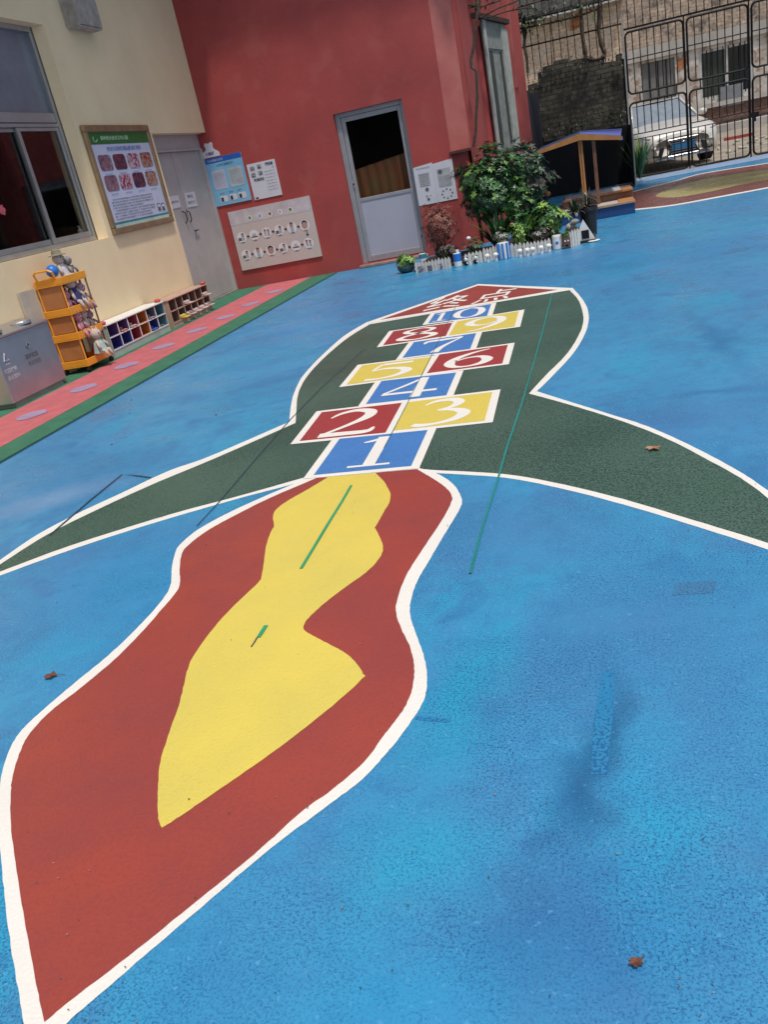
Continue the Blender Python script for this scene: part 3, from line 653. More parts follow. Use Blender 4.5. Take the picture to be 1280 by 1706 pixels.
rows = ['本次活动按照园内计划开展并邀请全体老师', '参加培训提高幼儿的安全意识和自护能力', '通过现场讲解与演示学习防震知识疏散方法', '让孩子们在活动中了解安全的重要性', '大家积极参与认真练习有序撤离到操场', '老师们还为小朋友准备了丰富的安全课程', '进一步增强了师生应对突发事件的能力', '为创建平安校园打下了良好的基础']
for i, s_ in enumerate(rows): put_text(tb, s_, tq(Q, .06+(.03 if i in (0, 4) else 0), .285-i*.030, (.78 if i < 6 else .70)-(.2 if i == 3 else 0), .303-i*.030), INK, .0)
for i in range(8): put_text(tb, '活动现场照片', tq(Q, .10+(i % 4)*.23, .555-(i//4)*.215, .22+(i % 4)*.23, .572-(i//4)*.215), M_TB)
tb.build('printed_text', parent=bd)
def photomat(name, a, b, c): 
    m = mat(name, a, rough=.35, col2=b, vs=18, detail=2, speck=.9, speck_col=c, speck_scale=30, speck_t=.42); return m
PM = [photomat('photo_print_a', (.30, .25, .30), (.03, .03, .06), (.25, .10, .14)), photomat('photo_print_b', (.28, .05, .05), (.03, .04, .08), (.02, .02, .05)), photomat('photo_print_c', (.35, .03, .06), (.10, .03, .10), (.5, .4, .45)), photomat('photo_print_d', (.45, .03, .03), (.08, .04, .03), (.30, .25, .2))]
for i in range(8):
    ph = MB(); u0 = .055+(i % 4)*.235; v0 = .60-(i//4)*.215
    rect(ph, Q, u0, v0, u0+.205, v0+.165, PM[[0, 1, 2, 3, 0, 2, 1, 3][i]], .003, 0, .03); ph.build('photograph', parent=bd)
ck = MB()
for (u, v) in ((.85, .12), (.93, .115)):
    q4 = off(Q, .0045)
    ck.poly([bil(q4, u+.03*math.cos(a), v+.035+.022*math.sin(a)) for a in [R(k*36) for k in range(10)]], INK)
    ck.poly([bil(off(Q, .005), u+.024*math.cos(a), v+.029+.017*math.sin(a)) for a in [R(k*36) for k in range(10)]], PAPER)
    ck.poly([bil(q4, u-.03, v-.03), bil(q4, u+.03, v-.03), bil(q4, u+.018, v+.015), bil(q4, u-.018, v+.015)], M_GTX)
ck.build('drawn_figures', parent=bd)

# ================================================================== RED BUILDING
rb = thing('red_building', 'tall red painted building facade facing the courtyard at the end of the mats', 'building', (-3.5, YR, 0))
s_ = YR/12.45
dx0, dx1 = WY(557, 204, YR)[0], WY(702, 360, YR)[0]; dz0 = .05; dz1 = WY(610, 178, YR)[2]
xr = WY(742, 190, YR)[0]
rw = MB()
rw.box((XB-2, YR, 0), (dx0, YR+.3, 5.2)); rw.box((dx1, YR, 0), (xr, YR+.3, 5.2)); rw.box((dx0, YR, dz1), (dx1, YR+.3, 5.2)); rw.box((dx0, YR, -.02), (dx1, YR+.3, dz0))
rw.build('wall', RWALL, rb)
# splayed corner, bay above a ledge
x2 = WY(778, 200, YR+.25)[0]; x3 = WY(790, 230, YR+.45)[0]
cp = MB(); zlg = 1.36
cp.slab([(xr, YR-.002, zlg), (x2, YR+.25, zlg), (x2, YR+.6, zlg), (xr, YR+.6, zlg)], (0, 0, 3.9), RWALL2); cp.build('splayed_corner', parent=rb)
cp = MB(); cp.slab([(xr, YR+.05, 0), (x2-.05, YR+.3, 0), (x2-.05, YR+.6, 0), (xr, YR+.6, 0)], (0, 0, zlg), RWALL); cp.build('corner_base', parent=rb)
cp = MB(); cp.box((xr-.02, YR-.03, zlg-.035), (x2+.02, YR+.2, zlg-.002), mat('ledge', (.10, .03, .03), rough=.8)); cp.build('ledge', parent=rb)
cp = MB(); cp.slab([(x2, YR+.28, 0), (x3, YR+.42, 0), (x3, YR+.6, 0), (x2, YR+.6, 0)], (0, 0, 5.2), RWALL); cp.box((x3-.15, YR+.45, 0), (x3+.02, 14.95, 5.2), RWALL); cp.build('side_wall', parent=rb)
A_ = WY(797, 32, 15.0); B_ = WY(836, 45, 16.3)
cp = MB(); cp.slab([(x3, 14.9, 0), (A_[0]-.02, 14.97, 0), (B_[0]+.25, 17.3, 0), (B_[0]-.4, 17.3, 0)], (0, 0, 5.2), RWALL); cp.build('rear_side_wall', parent=rb)
box((-9, 12.05, 5.2), (-1.0, 20, 5.35)).build('eave', MATS['eave_concrete'], rb)
# tall pale shutter panel on the diagonal wall
def diag(t_, z, o=0):
    a = np.array(A_[:2]); b_ = np.array(B_[:2]); d_ = b_-a; n_ = np.array([d_[1], -d_[0]]); n_ /= np.linalg.norm(n_); p = a+d_*t_+n_*o; return (p[0], p[1], z)
def dslab(t0, t1, z0, z1, o0, o1, m_, mb):
    mb.slab([diag(t0, z0, o0), diag(t1, z0, o0), diag(t1, z1, o0), diag(t0, z1, o0)], tuple(np.array(diag(0, 0, o1))-np.array(diag(0, 0, o0))), m_)
M_SH = mat('weathered_grey_board', (.30, .32, .29), rough=.8, col2=(.17, .19, .17), vs=7, bump=.3, bs=25)
M_SHL = mat('pale_board_trim', (.45, .47, .42), rough=.8, var=.15, vs=6)
sh = MB(); ztop = A_[2]; dslab(0, 1.02, 1.2, ztop, .02, .05, M_SH, sh)
shut = sh.build('shutter', parent=rb)
sh = MB(); dslab(-.02, .07, 1.2, ztop, .052, .08, M_SHL, sh); dslab(.74, 1.02, 1.2, ztop-.1, .052, .085, M_SHL, sh); dslab(.07, .74, ztop-.42, ztop-.30, .052, .07, M_SH, sh); sh.build('shutter_trim', parent=shut)
sh = MB(); dslab(.12, .30, 1.3, ztop-.45, .052, .056, mat('shutter_gap', (.05, .05, .045), rough=.9), sh); dslab(.62, .72, 1.3, ztop-.45, .052, .058, MATS['shutter_gap'], sh); sh.build('shutter_groove', parent=shut)
sh = MB(); dslab(-.35, 1.08, ztop-.02, ztop+.05, .03, .12, RUST, sh); sh.build('shutter_rail', parent=shut)
# hanging salmon pilaster
P0 = WY(851, 148, 16.6); P1 = WY(863, 145, 16.6)
box((P0[0]-.06, 16.6, P0[2]), (P1[0], 17.2, 5.2)).build('pilaster', RWALL2, rb)
sp = MB(); M_NAVY = mat('navy_shade_colour', (.012, .016, .03), rough=.8, var=.3)  # very dark navy paints in the shade on this side wall
sp.slab([(P0[0]-.2, 16.75, 0), (P0[0]-.02, 16.75, 0), (-.86, 20.55, 0), (-1.3, 20.55, 0)], (0, 0, 2.15), M_NAVY); sp.build('shade_side_wall', parent=rb)

# red building door
dd = MB(); fy0, fy1 = YR+.07, YR+.15; fw = .075
dd.box((dx0, fy0, dz0), (dx0+fw, fy1, dz1)); dd.box((dx1-.05, fy0, dz0), (dx1, fy1, dz1)); dd.box((dx0+fw, fy0, dz1-.06), (dx1-.05, fy1, dz1))
door = dd.build('door', ALU_D, rb, bevel=.006)
la, lb, lz = dx0+fw+.004, dx1-.054, dz1-.064
gq_ = QY([(601,330),(686,314),(661,183),(575.5,204.5)], YR+.1)
gx0 = (gq_[0][0]+gq_[3][0])/2; gx1 = (gq_[1][0]+gq_[2][0])/2; gz0 = (gq_[0][2]+gq_[1][2])/2; gz1 = (gq_[2][2]+gq_[3][2])/2
lf = MB(); ly0, ly1 = YR+.085, YR+.125
lf.box((la, ly0, dz0+.01), (gx0, ly1, lz)); lf.box((gx1, ly0, dz0+.01), (lb, ly1, lz)); lf.box((gx0, ly0, gz1), (gx1, ly1, lz)); lf.box((gx0, ly0, dz0+.01), (gx1, ly1, dz0+.10)); lf.box((gx0, ly0+.004, gz0-.05), (gx1, ly1, gz0))
lf.build('door_leaf', ALU_D, door, bevel=.005)
box((gx0, ly0+.012, dz0+.10), (gx1, ly1-.01, gz0-.05)).build('lower_panel', PANELW, door)
box((gx0, ly0+.012, gz0), (gx1, ly0+.018, gz1)).build('glass_pane', GLASS, door)
hd = MB(); c = WY(590, 308, YR+.08); hd.box((c[0]-.012, YR+.07, c[2]-.05), (c[0]+.012, YR+.086, c[2]+.05), ALU); hd.ball((c[0], YR+.065, c[2]+.01), .013, BLACK, 8, 6); hd.build('lock', parent=door)
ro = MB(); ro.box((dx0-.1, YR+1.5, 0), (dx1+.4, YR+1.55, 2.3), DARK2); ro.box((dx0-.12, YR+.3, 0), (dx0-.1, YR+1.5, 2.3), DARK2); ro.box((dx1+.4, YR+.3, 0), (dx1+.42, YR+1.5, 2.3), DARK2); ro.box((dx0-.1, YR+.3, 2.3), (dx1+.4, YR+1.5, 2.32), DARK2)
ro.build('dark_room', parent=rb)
cu = MB(); M_CUR = mat('ochre_curtain', (.24, .14, .05), rough=.9, col2=(.34, .09, .04), vs=4, detail=3)
n_ = 24; vs = []; 
for i in range(n_+1):
    x = gx0-.05+(gx1-gx0+.1)*i/n_; yy = YR+.22+.02*math.sin(i*1.6); vs += [(x, yy, gz0-.15), (x, yy, gz0+.40+.10*i/n_)]
cu.add(vs, [(2*i, 2*i+2, 2*i+3, 2*i+1) for i in range(n_)], M_CUR); cu.build('inner_curtain', parent=door, smooth=True)
box((dx0-.03, YR-.10, 0), (dx1+.02, YR-.003, .045)).build('door_step', mat('pink_grey_step', (.36, .24, .22), rough=.9, var=.2, vs=8), rb, bevel=.01)
# ground skirt where the wall meets the floor
box((xr-.0, YR-.005, 0), (dx1+.03, YR-.001, .04)).build('skirting', RWALL, rb)

# wall papers on the red wall
def quad_axis(pts, Y):
    q = QY(pts, Y); x0 = (q[0][0]+q[3][0])/2; x1 = (q[1][0]+q[2][0])/2; z0 = (q[0][2]+q[1][2])/2; z1 = (q[2][2]+q[3][2])/2
    return [(x0, Y, z0), (x1, Y, z0), (x1, Y, z1), (x0, Y, z1)]
# blue poster
q = quad_axis([(361,345),(420,332),(399,252),(340,268)], YR-.014); bp_ = thing('blue_poster', 'light blue poster with a dark blue header on the red wall', 'poster', (q[0][0], YR, q[0][2]))
m_ = MB(); m_.slab(q, (0, .012, 0), mat('light_blue_print', (.16, .42, .66), rough=.4, col2=(.24, .50, .68), vs=3)); m_.build('sheet', parent=bp_)
m_ = MB(); rect(m_, q, 0, .9, 1, 1, mat('header_blue', (.02, .12, .50), rough=.4), -.002, 1); m_.build('header_band', parent=bp_)
for u0, u1, mm in ((.10, .46, mat('pale_lilac_box', (.50, .52, .64), rough=.5)), (.54, .93, mat('pale_grey_box', (.46, .52, .54), rough=.5))):
    m_ = MB(); rect(m_, q, u0, .34, u1, .74, mm, -.002, 1, .03); m_.build('text_box', parent=bp_)
m_ = MB(); put_text(m_, '卫生保健公示栏', tq(q, .06, .925, .50, .97, -.0035, 1), PAPER); put_text(m_, '公示栏温馨提示', tq(q, .28, .81, .74, .865, -.0035, 1), INK)
for i in range(7): put_text(m_, '幼儿园食品安全卫生管理', tq(q, .15, .66-i*.045, .42, .685-i*.045, -.0035, 1), mat('pale_ink', (.36, .36, .46), rough=.6)); put_text(m_, '健康检查制度要求内容', tq(q, .59, .66-i*.045, .88, .685-i*.045, -.0035, 1), MATS['pale_ink'])
for k, (s_, uu) in enumerate((('洗手', .25), ('消毒', .5), ('通风', .74))): put_text(m_, s_, tq(q, uu-.06, .235, uu+.06, .27, -.0035, 1), M_GTX)
m_.build('printed_text', parent=bp_)
m_ = MB()
for uu in (.24, .50, .75):
    rect(m_, q, uu-.07, .07, uu+.14, .2, PAPER, -.002, 1, .03); rect(m_, q, uu-.05, .08, uu+.02, .17, INK, -.003, 1, .02)
m_.build('pictogram', parent=bp_)
# white sheet
q = quad_axis([(424,334),(470,324),(457,264),(411,275)], YR-.010); ws = thing('white_wall_sheet', 'small white poster with dark square icons beside the blue poster', 'poster', (q[0][0], YR, q[0][2]))
m_ = MB(); m_.slab(q, (0, .008, 0), PAPER); m_.build('sheet', parent=ws)
m_ = MB(); M_DI = mat('slate_icon', (.06, .07, .11), rough=.6, speck=.8, speck_scale=40, speck_t=.45, speck_col=(.4, .4, .45))
for (a, b_, c_, d_) in ((.09, .80, .25, .92), (.36, .82, .50, .94), (.09, .62, .24, .74), (.35, .64, .49, .76), (.14, .50, .50, .58), (.64, .87, .92, .95)): rect(m_, q, a, b_, c_, d_, M_DI, -.002, 1, .02)
m_.build('icon_block', parent=ws)
m_ = MB()
for i in range(7): put_text(m_, '家园联系温馨提示内容', tq(q, .55, .70-i*.085, .93, .725-i*.085, -.003, 1), M_GTX)
put_text(m_, '注', tq(q, .86, .78, .93, .83, -.003, 1), INK); rect(m_, q, .05, .02, .16, .07, mat('crimson_ink', (.25, .03, .06), rough=.6), -.002, 1)
m_.build('printed_text', parent=ws)
# bear-eared sign (generic outline)
q = quad_axis([(337,266),(367,258),(360,234),(331,241)], YR-.009); bs = thing('class_sign', 'small white cut-out class sign above the blue poster', 'sign', (q[0][0], YR, q[0][2]))
pts = [(0, 0), (1, 0), (.98, .25), (.82, .42), (.74, .5), (.70, .62), (.74, .85), (.66, 1), (.56, .93), (.44, .93), (.34, 1), (.26, .85), (.32, .62), (.27, .5), (.16, .42), (.02, .25)]
m_ = MB(); m_.slab([bil(q, *p) for p in pts], (0, .007, 0), PAPER); m_.build('sign_plate', parent=bs)
m_ = MB(); put_text(m_, '小熊班', tq(q, .22, .12, .72, .36, -.002, 1), mat('purple_ink', (.05, .03, .14), rough=.6), .02); m_.build('sign_text', parent=bs)
# flow chart panel
q = quad_axis([(404,450),(537,428),(515,325),(378,355)], YR-.022); fc = thing('flow_chart_panel', 'wide beige panel with round pictures joined by arrows low on the red wall', 'panel', (q[0][0], YR, q[0][2]))
M_PB = mat('beige_panel', (.60, .51, .47), rough=.6, col2=(.54, .47, .45), vs=2); m_ = MB(); m_.slab(q, (0, .02, 0), M_PB); m_.build('panel', parent=fc, bevel=.003)
m_ = MB(); rect(m_, q, 0, .77, 1, 1, mat('lilac_panel_band', (.60, .54, .56), rough=.6), -.0015, 1); m_.build('top_band', parent=fc)
def circ(mb, q, u, v, ru, m_, d):
    asp = (q[1][0]-q[0][0])/(q[3][2]-q[0][2]); mb.poly([bil(off(q, d, 1), u+ru*math.cos(R(k*20)), v+ru*asp*math.sin(R(k*20))) for k in range(18)], m_)
SKIN = mat('picture_skin', (.45, .27, .22), rough=.7); PBL = mat('picture_blue', (.35, .48, .58), rough=.7)
C_W = mat('picture_disc', (.78, .72, .73), rough=.6, var=.03)
def kid(mb, u, v, s_, shirt=PBL):
    circ(mb, q, u, v+.035*s_, .017*s_, SKIN, -.005); circ(mb, q, u, v+.055*s_, .017*s_, INK, -.0045); rect(mb, q, u-.016*s_, v-.055*s_, u+.016*s_, v+.01*s_, shirt, -.0045, 1, .008)
for i in range(6):
    for row in (0, 1):
        u = .10+i*.155; v = .55 if row == 0 else .25; m_ = MB(); circ(m_, q, u, v, .060, C_W, -.003)
        k = (i+row*3) % 6
        if k in (0, 3): kid(m_, u+.015, v, .9); rect(m_, q, u-.045, v-.05, u-.005, v+.0, M_GTX, -.0045, 1)
        elif k in (1,): rect(m_, q, u-.04, v-.035, u+.04, v-.015, M_GTX, -.0045, 1); rect(m_, q, u-.02, v-.01, u+.02, v+.03, MATS['pale_grey_box'], -.0045, 1)
        elif k == 2: kid(m_, u-.018, v, .8); kid(m_, u+.022, v-.01, .8, MATS['pale_ink'])
        elif k == 4: kid(m_, u, v-.005, 1.2)
        else: circ(m_, q, u, v, .035, SKIN, -.005); circ(m_, q, u, v+.03, .035, INK, -.0045)
        rect(m_, q, u-.02, v-.085, u+.02, v-.075, M_GTX, -.0045, 1)
        m_.build('round_picture', parent=fc)
        if i < 5:
            m_ = MB(); s2 = 1 if row == 0 else -1; ua = u+.0775
            m_.poly([bil(off(q, -.0035, 1), ua+s2*x, v+y) for x, y in ((-.018, .008), (.0, .008), (.0, .03), (.020, 0), (.0, -.03), (.0, -.008), (-.018, -.008))], INK); m_.build('arrow', parent=fc)
m_ = MB(); m_.poly([bil(off(q, -.0035, 1), .885+x, .40+y) for x, y in ((-.004, .05), (.004, .05), (.004, .0), (.02, .01), (0, -.035), (-.02, .01), (-.004, 0))], INK); m_.build('arrow', parent=fc)
for i, mm in enumerate((L_YG, PBL, mat('amber_print', (.35, .22, .06), rough=.6), C_W, L_LT)):
    m_ = MB(); u = .25+i*.125; circ(m_, q, u, .84, .030, C_W, -.003); circ(m_, q, u, .845, .018 if i != 3 else .008, mm, -.0045); put_text(m_, '讲卫生好习'[i], tq(q, u-.012, .825, u+.012, .865, -.006, 1), M_GTX); m_.build('title_badge', parent=fc)
# two-leaf white notice beside the door
q = quad_axis([(698,343),(764,331),(752,262),(688,275)], YR-.008); dn = thing('double_notice', 'white double-page notice hanging between the white door and the bush', 'notice', (q[0][0], YR, q[0][2]))
for u0, u1 in ((0, .494), (.497, 1)):
    m_ = MB(); m_.slab([bil(q, u0, 0), bil(q, u1, 0), bil(q, u1, .97), bil(q, u0, .93)], (0, .005, 0), PAPER); m_.build('page', parent=dn)
m_ = MB()
for a, b_, c_, d_ in ((.06, .87, .42, .90), (.10, .45, .38, .76), (.58, .36, .92, .78)): rect(m_, q, a, b_, c_, d_, mat('faint_print', (.47, .48, .50), rough=.6), -.002, 1)
for u, v, r_ in ((.27, .36, .045), (.66, .71, .055), (.24, .2, .02), (.27, .12, .035), (.34, .2, .012)): circ(m_, q, u, v, r_, M_GTX, -.003)
for k in range(8): a = k*.785; circ(m_, q, .76+.13*math.cos(a), .17+.11*math.sin(a), .018, INK, -.003)
for i in range(7): put_text(m_, '家长须知接送制度安排', tq(q, .12, .71-i*.045, .36, .735-i*.045, -.003, 1), M_GTX); put_text(m_, '作息时间表晨检餐点', tq(q, .6, .58-i*.04, .9, .6-i*.04, -.003, 1), M_GTX)
m_.build('printed_marks', parent=dn)

# cable running down the red corner
cb = MB(); pts = [(800, 0), (793, 40), (790, 75), (785, 100), (786, 112), (794, 118), (796, 160), (794, 190), (793, 222), (789, 245)]
cb.tube([WY(u, v, YR+.18) for u, v in pts], .022, BARK, 6)
tag(cb.build('hanging_vine'), 'dark woody vine hanging down the corner of the red facade', 'vine')
cb = MB()
for pts in (((762, 5), (800, 12), (835, 0)), ((800, 30), (830, 14), (862, 2)), ((812, 30), (840, 20), (880, 12)), ((770, 16), (795, 10))): cb.tube([WY(u, v, 14.6) for u, v in pts], .012, BARK, 5)
for i in range(60):
    u = random.uniform(760, 860); v = random.uniform(-20, 12); p = WY(u, v, 14.6+random.uniform(-.1, .2)); cb.leaf(p, (random.uniform(-1, 1), -.3, random.uniform(-1, .4)), (0, 0, 1), .10, .05, random.choice([L_DK, L_PU]))
tag(cb.build('leafy_twigs'), 'bare twigs with a few leaves above the grey shutter', 'vine')
# ================================================================== BACK BOUNDARY: brick wall, iron fence, gate
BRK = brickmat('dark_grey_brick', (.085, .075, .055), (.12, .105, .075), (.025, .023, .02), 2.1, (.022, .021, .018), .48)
bwl = MB(); YG = 20.7; xa, xb = -2.4, 1.0
tops0 = [(-2.4, 2.25), (-1.3, 2.2), (-1.0, 2.3), (-.85, 2.5), (-.5, 2.66), (-.2, 2.74), (0, 2.66), (.3, 2.62), (.55, 2.50), (1.0, 2.46)]
tops = []; xx_ = -2.4; zc_ = 2.25
while xx_ < .98:
    wd_ = min(random.choice([.12, .24, .24, .36]), 1.0-xx_); z_ = float(np.interp(xx_+wd_/2, [a for a, _ in tops0], [b_ for _, b_ in tops0])); z_ = round(z_/.095)*.095+random.choice([0, 0, .095, -.03])
    tops += [(xx_, z_), (xx_+wd_-.002, z_+random.uniform(-.02, .02))]; xx_ += wd_
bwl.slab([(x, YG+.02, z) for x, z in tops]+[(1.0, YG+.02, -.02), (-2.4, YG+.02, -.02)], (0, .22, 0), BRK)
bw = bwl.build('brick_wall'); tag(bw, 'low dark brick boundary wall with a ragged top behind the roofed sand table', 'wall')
box((1.0, YG+.02, 0), (1.035, YG+.26, 2.46)).build('wall_end', mat('pale_render', (.45, .43, .38), rough=.9, var=.2), bw)
# climbing weeds on the wall top and foot
wd = MB()
for i in range(420):
    t_ = random.random(); x = -1.3+2.3*t_; zt_ = np.interp(x, [a for a, _ in tops], [b_ for _, b_ in tops])
    if random.random() < .35: z = zt_+random.uniform(-.15, .05)
    else: x = random.choice([random.gauss(.75, .2), random.gauss(-.1, .35)]); z = 1.25+abs(random.gauss(0, .16))
    if x > .98: continue
    wd.leaf((x, YG-.03+random.uniform(-.06, .0), z), (random.uniform(-1, 1), -.6, random.uniform(-1, 1)), (0, 0, 1), random.uniform(.05, .09), .035, random.choice([L_DK, L_PU, L_PU]))
o = wd.build('climbing_weeds'); tag(o, kind='stuff')
# fence on top
fn = thing('iron_fence', 'rusty iron bar fence standing on top of the dark brick wall', 'fence', ((xa+xb)/2, YG+.13, 2.3))
for z in (3.12, 3.62, 4.05):
    box((-1.30, YG+.10, z), (1.0, YG+.13, z+.03)).build('rail', RUST, fn)
n_ = 0; x = -1.22
while x < 1.0:
    box((x, YG+.131, 2.45), (x+.018, YG+.149, 4.3)).build('bar', RUST, fn); x += .153
vm = MB()
def vine(pts, r, y=YG+.03):
    P = smooth_path([(*p, True) if i in (0, len(pts)-1) else p for i, p in enumerate(pts)], 3)[:-2]
    vm.tube([WY(u, v, y) for u, v in P], [r*random.uniform(.75, 1.3) for _ in P], BARK, 6)
vine([(873,30),(876,52),(874,75),(878,95),(880,122)], .032); vine([(966,-8),(969,25),(971,60),(975,80),(977,98)], .042); vine([(1000,-8),(1000,25),(998,50),(1003,75),(1008,88),(1005,97)], .055); vine([(1004,96),(992,99),(978,98)], .025)
vine([(850,16),(900,2),(950,-6)], .018); vine([(852,50),(900,42),(960,28),(1000,14)], .02); vine([(917,40),(919,80),(921,118)], .014)
for i in range(420):
    u = random.choice([random.gauss(872, 18), random.uniform(855, 1010)]); v = 48-(u-850)*.28+random.gauss(-8, 12)
    if v > 65: continue
    vm.leaf(WY(u, v, YG+random.uniform(-.05, .05)), (random.uniform(-1, 1), -.4, random.uniform(-1, .5)), (0, 0, 1), .10, .05, random.choice([L_DK, L_PU, L_MD]))
tag(vm.build('fence_vines'), 'gnarled dark vines with sparse leaves hanging over the iron fence', 'vine')

def roundrect(x0, z0, x1, z1, r, y, k=5):
    P = []
    for cx_, cz_, a0 in ((x1-r, z0+r, -90), (x1-r, z1-r, 0), (x0+r, z1-r, 90), (x0+r, z0+r, 180)):
        for i in range(k+1): a = R(a0+90*i/k); P.append((cx_+r*math.cos(a), y, cz_+r*math.sin(a)))
    return P
def gate_leaf(x0, x1, label):
    g = thing('gate_leaf', label, 'gate', ((x0+x1)/2, YG, 0), 'black iron gate leaves')
    for (z0, z1, zm) in ((.03, 1.56, .92), (1.74, 2.94, 2.42)):
        b = MB(); b.tube(roundrect(x0+.02, z0, x1-.02, z1, .10, YG), .024, BLACK, 6, closed=True); pn = b.build('panel_frame', parent=g)
        b = MB(); b.tube([(x0+.03, YG, zm), (x1-.03, YG, zm)], .012, BLACK, 5); b.build('mid_rail', parent=pn)
        b = MB(); b.tube([(x0+.03, YG, zm-.10), (x1-.03, YG, zm-.10)], .010, BLACK, 5)
        if z0 < 1: b.build('mid_rail', parent=pn)
        nb = 8
        for i in range(1, nb):
            xx = x0+.02+(x1-x0-.04)*i/nb
            for a, c_ in (((z0, zm-.10), (zm, z1)) if z0 < 1 else ((z0, zm), (zm, z1))):
                b = MB(); b.tube([(xx, YG+.001, a), (xx, YG+.001, c_)], .0115, BLACK, 5); b.build('bar', parent=pn)
    for xx in (x0+.25, x1-.2):
        b = MB(); b.tube([(xx, YG, 1.56), (xx, YG, 1.74)], .014, BLACK, 5); b.build('link', parent=g)
    b = MB(); b.tube([(x1-.005, YG-.01, -.02), (x1-.005, YG-.01, 3.0)], .016, BLACK, 6); b.build('stile', parent=g)
gate_leaf(1.03, 2.24, 'black iron gate leaf nearest the brick wall, left of the other leaves')
gate_leaf(2.27, 3.50, 'black iron gate leaf in the middle, in front of the car wheel')
gate_leaf(3.53, 4.75, 'black iron gate leaf cut by the right edge of the photo')
tg = thing('transom_grille', 'black iron grille of upright bars fixed above the gate leaves', 'grille', (2.9, YG, 3.0))
b = MB(); b.box((1.0, YG-.02, 2.985), (4.8, YG+.02, 3.02), BLACK); b.build('rail', parent=tg)
b = MB(); b.box((1.0, YG-.02, 3.62), (4.8, YG+.02, 3.65), BLACK); b.build('rail', parent=tg)
x = 1.12
while x < 4.8:
    box((x, YG-.009, 3.02), (x+.018, YG+.009, 4.2)).build('bar', BLACK, tg); x += .152
ps_ = MB(); ps_.box((1.0, YG-.03, -.02), (1.03, YG+.0, 3.3)); tag(ps_.build('gate_post', mat('pale_post_paint', (.38, .38, .36), rough=.6)), 'slim pale post at the end of the brick wall beside the gate', 'post')
b = MB(); b.box((3.46, YG-.05, .78), (3.66, YG-.01, .88), BLACK); b.box((3.52, YG-.06, .70), (3.60, YG-.04, .78), BLACK); tag(b.build('gate_lock'), 'black lock box where the middle and right gate leaves meet', 'lock')

# ---- old building across the lane
YF = 40.0
def FW(u, v, dy=0): return WY(u, v, YF+dy)
ob_ = thing('old_brick_building', 'old tan brick building with peeling white ground floor across the lane', 'building', (4, YF, 0))
TANB = brickmat('tan_brick', (.52, .39, .27), (.66, .50, .36), (.40, .34, .28), 1.6, (.56, .49, .40), .50)
STAIN = brickmat('stained_tan_brick', (.42, .32, .24), (.54, .42, .32), (.30, .26, .22), 1.6, (.13, .11, .10), .50)
PEEL = mat('peeling_white_plaster', (.72, .70, .66), rough=.95, col2=(.30, .25, .20), vs=1.1, detail=10, speck=.8, speck_scale=4, speck_t=.52, speck_col=(.25, .14, .09), bump=.3, bs=6)
CONC = mat('grey_concrete', (.50, .47, .44), rough=.9, col2=(.30, .28, .25), vs=1.5, detail=8)
zl0, zl1 = 3.25, 3.72; zeave = FW(940, 22)[2]; xm = FW(1036, 60)[0]
box((-14, YF, zl1), (xm, YF+.4, zeave)).build('upper_wall', TANB, ob_)
box((-14, YF, 0), (xm, YF+.4, zl1-.01)).build('lower_wall', TANB, ob_)
box((xm, YF-.02, zl1), (14, YF+.4, 11)).build('upper_wall', STAIN, ob_)
w1 = [FW(1068, 108), FW(1127, 182)]; 
def rx(a, b_): return (min(a[0], b_[0]), max(a[0], b_[0]), min(a[2], b_[2]), max(a[2], b_[2]))
W1 = (FW(1070,140)[0], FW(1126,130)[0], (FW(1100,182)[2]), (FW(1097,101)[2]))
W2 = (FW(1166,120)[0], FW(1256,100)[0], (FW(1215,158)[2]), (FW(1210,76)[2]))
lw = MB(); Z0 = .25
def wallwith(mb, x0, x1, z0, z1, holes, y0, y1):
    xs = x0
    for (a, b_, c_, d_) in holes:
        mb.box((xs, y0, z0), (a, y1, z1)); mb.box((a, y0, z0), (b_, y1, c_)); mb.box((a, y0, d_), (b_, y1, z1)); xs = b_
    mb.box((xs, y0, z0), (x1, y1, z1))
wallwith(lw, xm, 14, -.03, zl0, [W1, W2], YF-.04, YF+.4); lw.build('lower_wall', PEEL, ob_)
box((xm-.1, YF-.16, zl0+.002), (14, YF-.045, zl1)).build('lintel_band', CONC, ob_)
M_BG = mat('grey_board', (.17, .165, .16), rough=.8, var=.12, vs=3)
wm = MB(); wm.box((W1[0], YF+.05, W1[2]), (W1[1], YF+.10, W1[3])); win = wm.build('window', M_BG, ob_)
for i in range(1, 4):
    xx = W1[0]+(W1[1]-W1[0])*i/4; box((xx-.02, YF, W1[2]), (xx+.02, YF+.045, W1[3])).build('window_bar', BLACK, win)
wm = MB(); a, b_, c_, d_ = W2
wm.box((a, YF-.0, c_), (a+.1, YF+.2, d_)); wm.box((b_-.1, YF, c_), (b_, YF+.2, d_)); wm.box((a+.1, YF, d_-.1), (b_-.1, YF+.2, d_)); wm.box((a+.1, YF, c_), (b_-.1, YF+.2, c_+.08)); xq = FW(1212,110)[0]; wm.box((xq-.07, YF, c_+.08), (xq+.07, YF+.2, d_-.1))
win = wm.build('window', mat('white_frame', (.5, .5, .48), rough=.6), ob_)
box((a+.1, YF+.1, c_+.08), (xq-.07, YF+.12, d_-.1)).build('pane', mat('green_glass', (.05, .065, .055), rough=.15, var=.2, vs=1), win)
box((xq+.07, YF+.1, c_+.08), (b_-.1, YF+.12, d_-.1)).build('pane', DGLASS, win)
for i in range(1, 9):
    xx = a+.1+(b_-a-.2)*i/9; box((xx-.015, YF-.02, c_), (xx+.015, YF-.002, d_)).build('window_bar', BLACK, win)
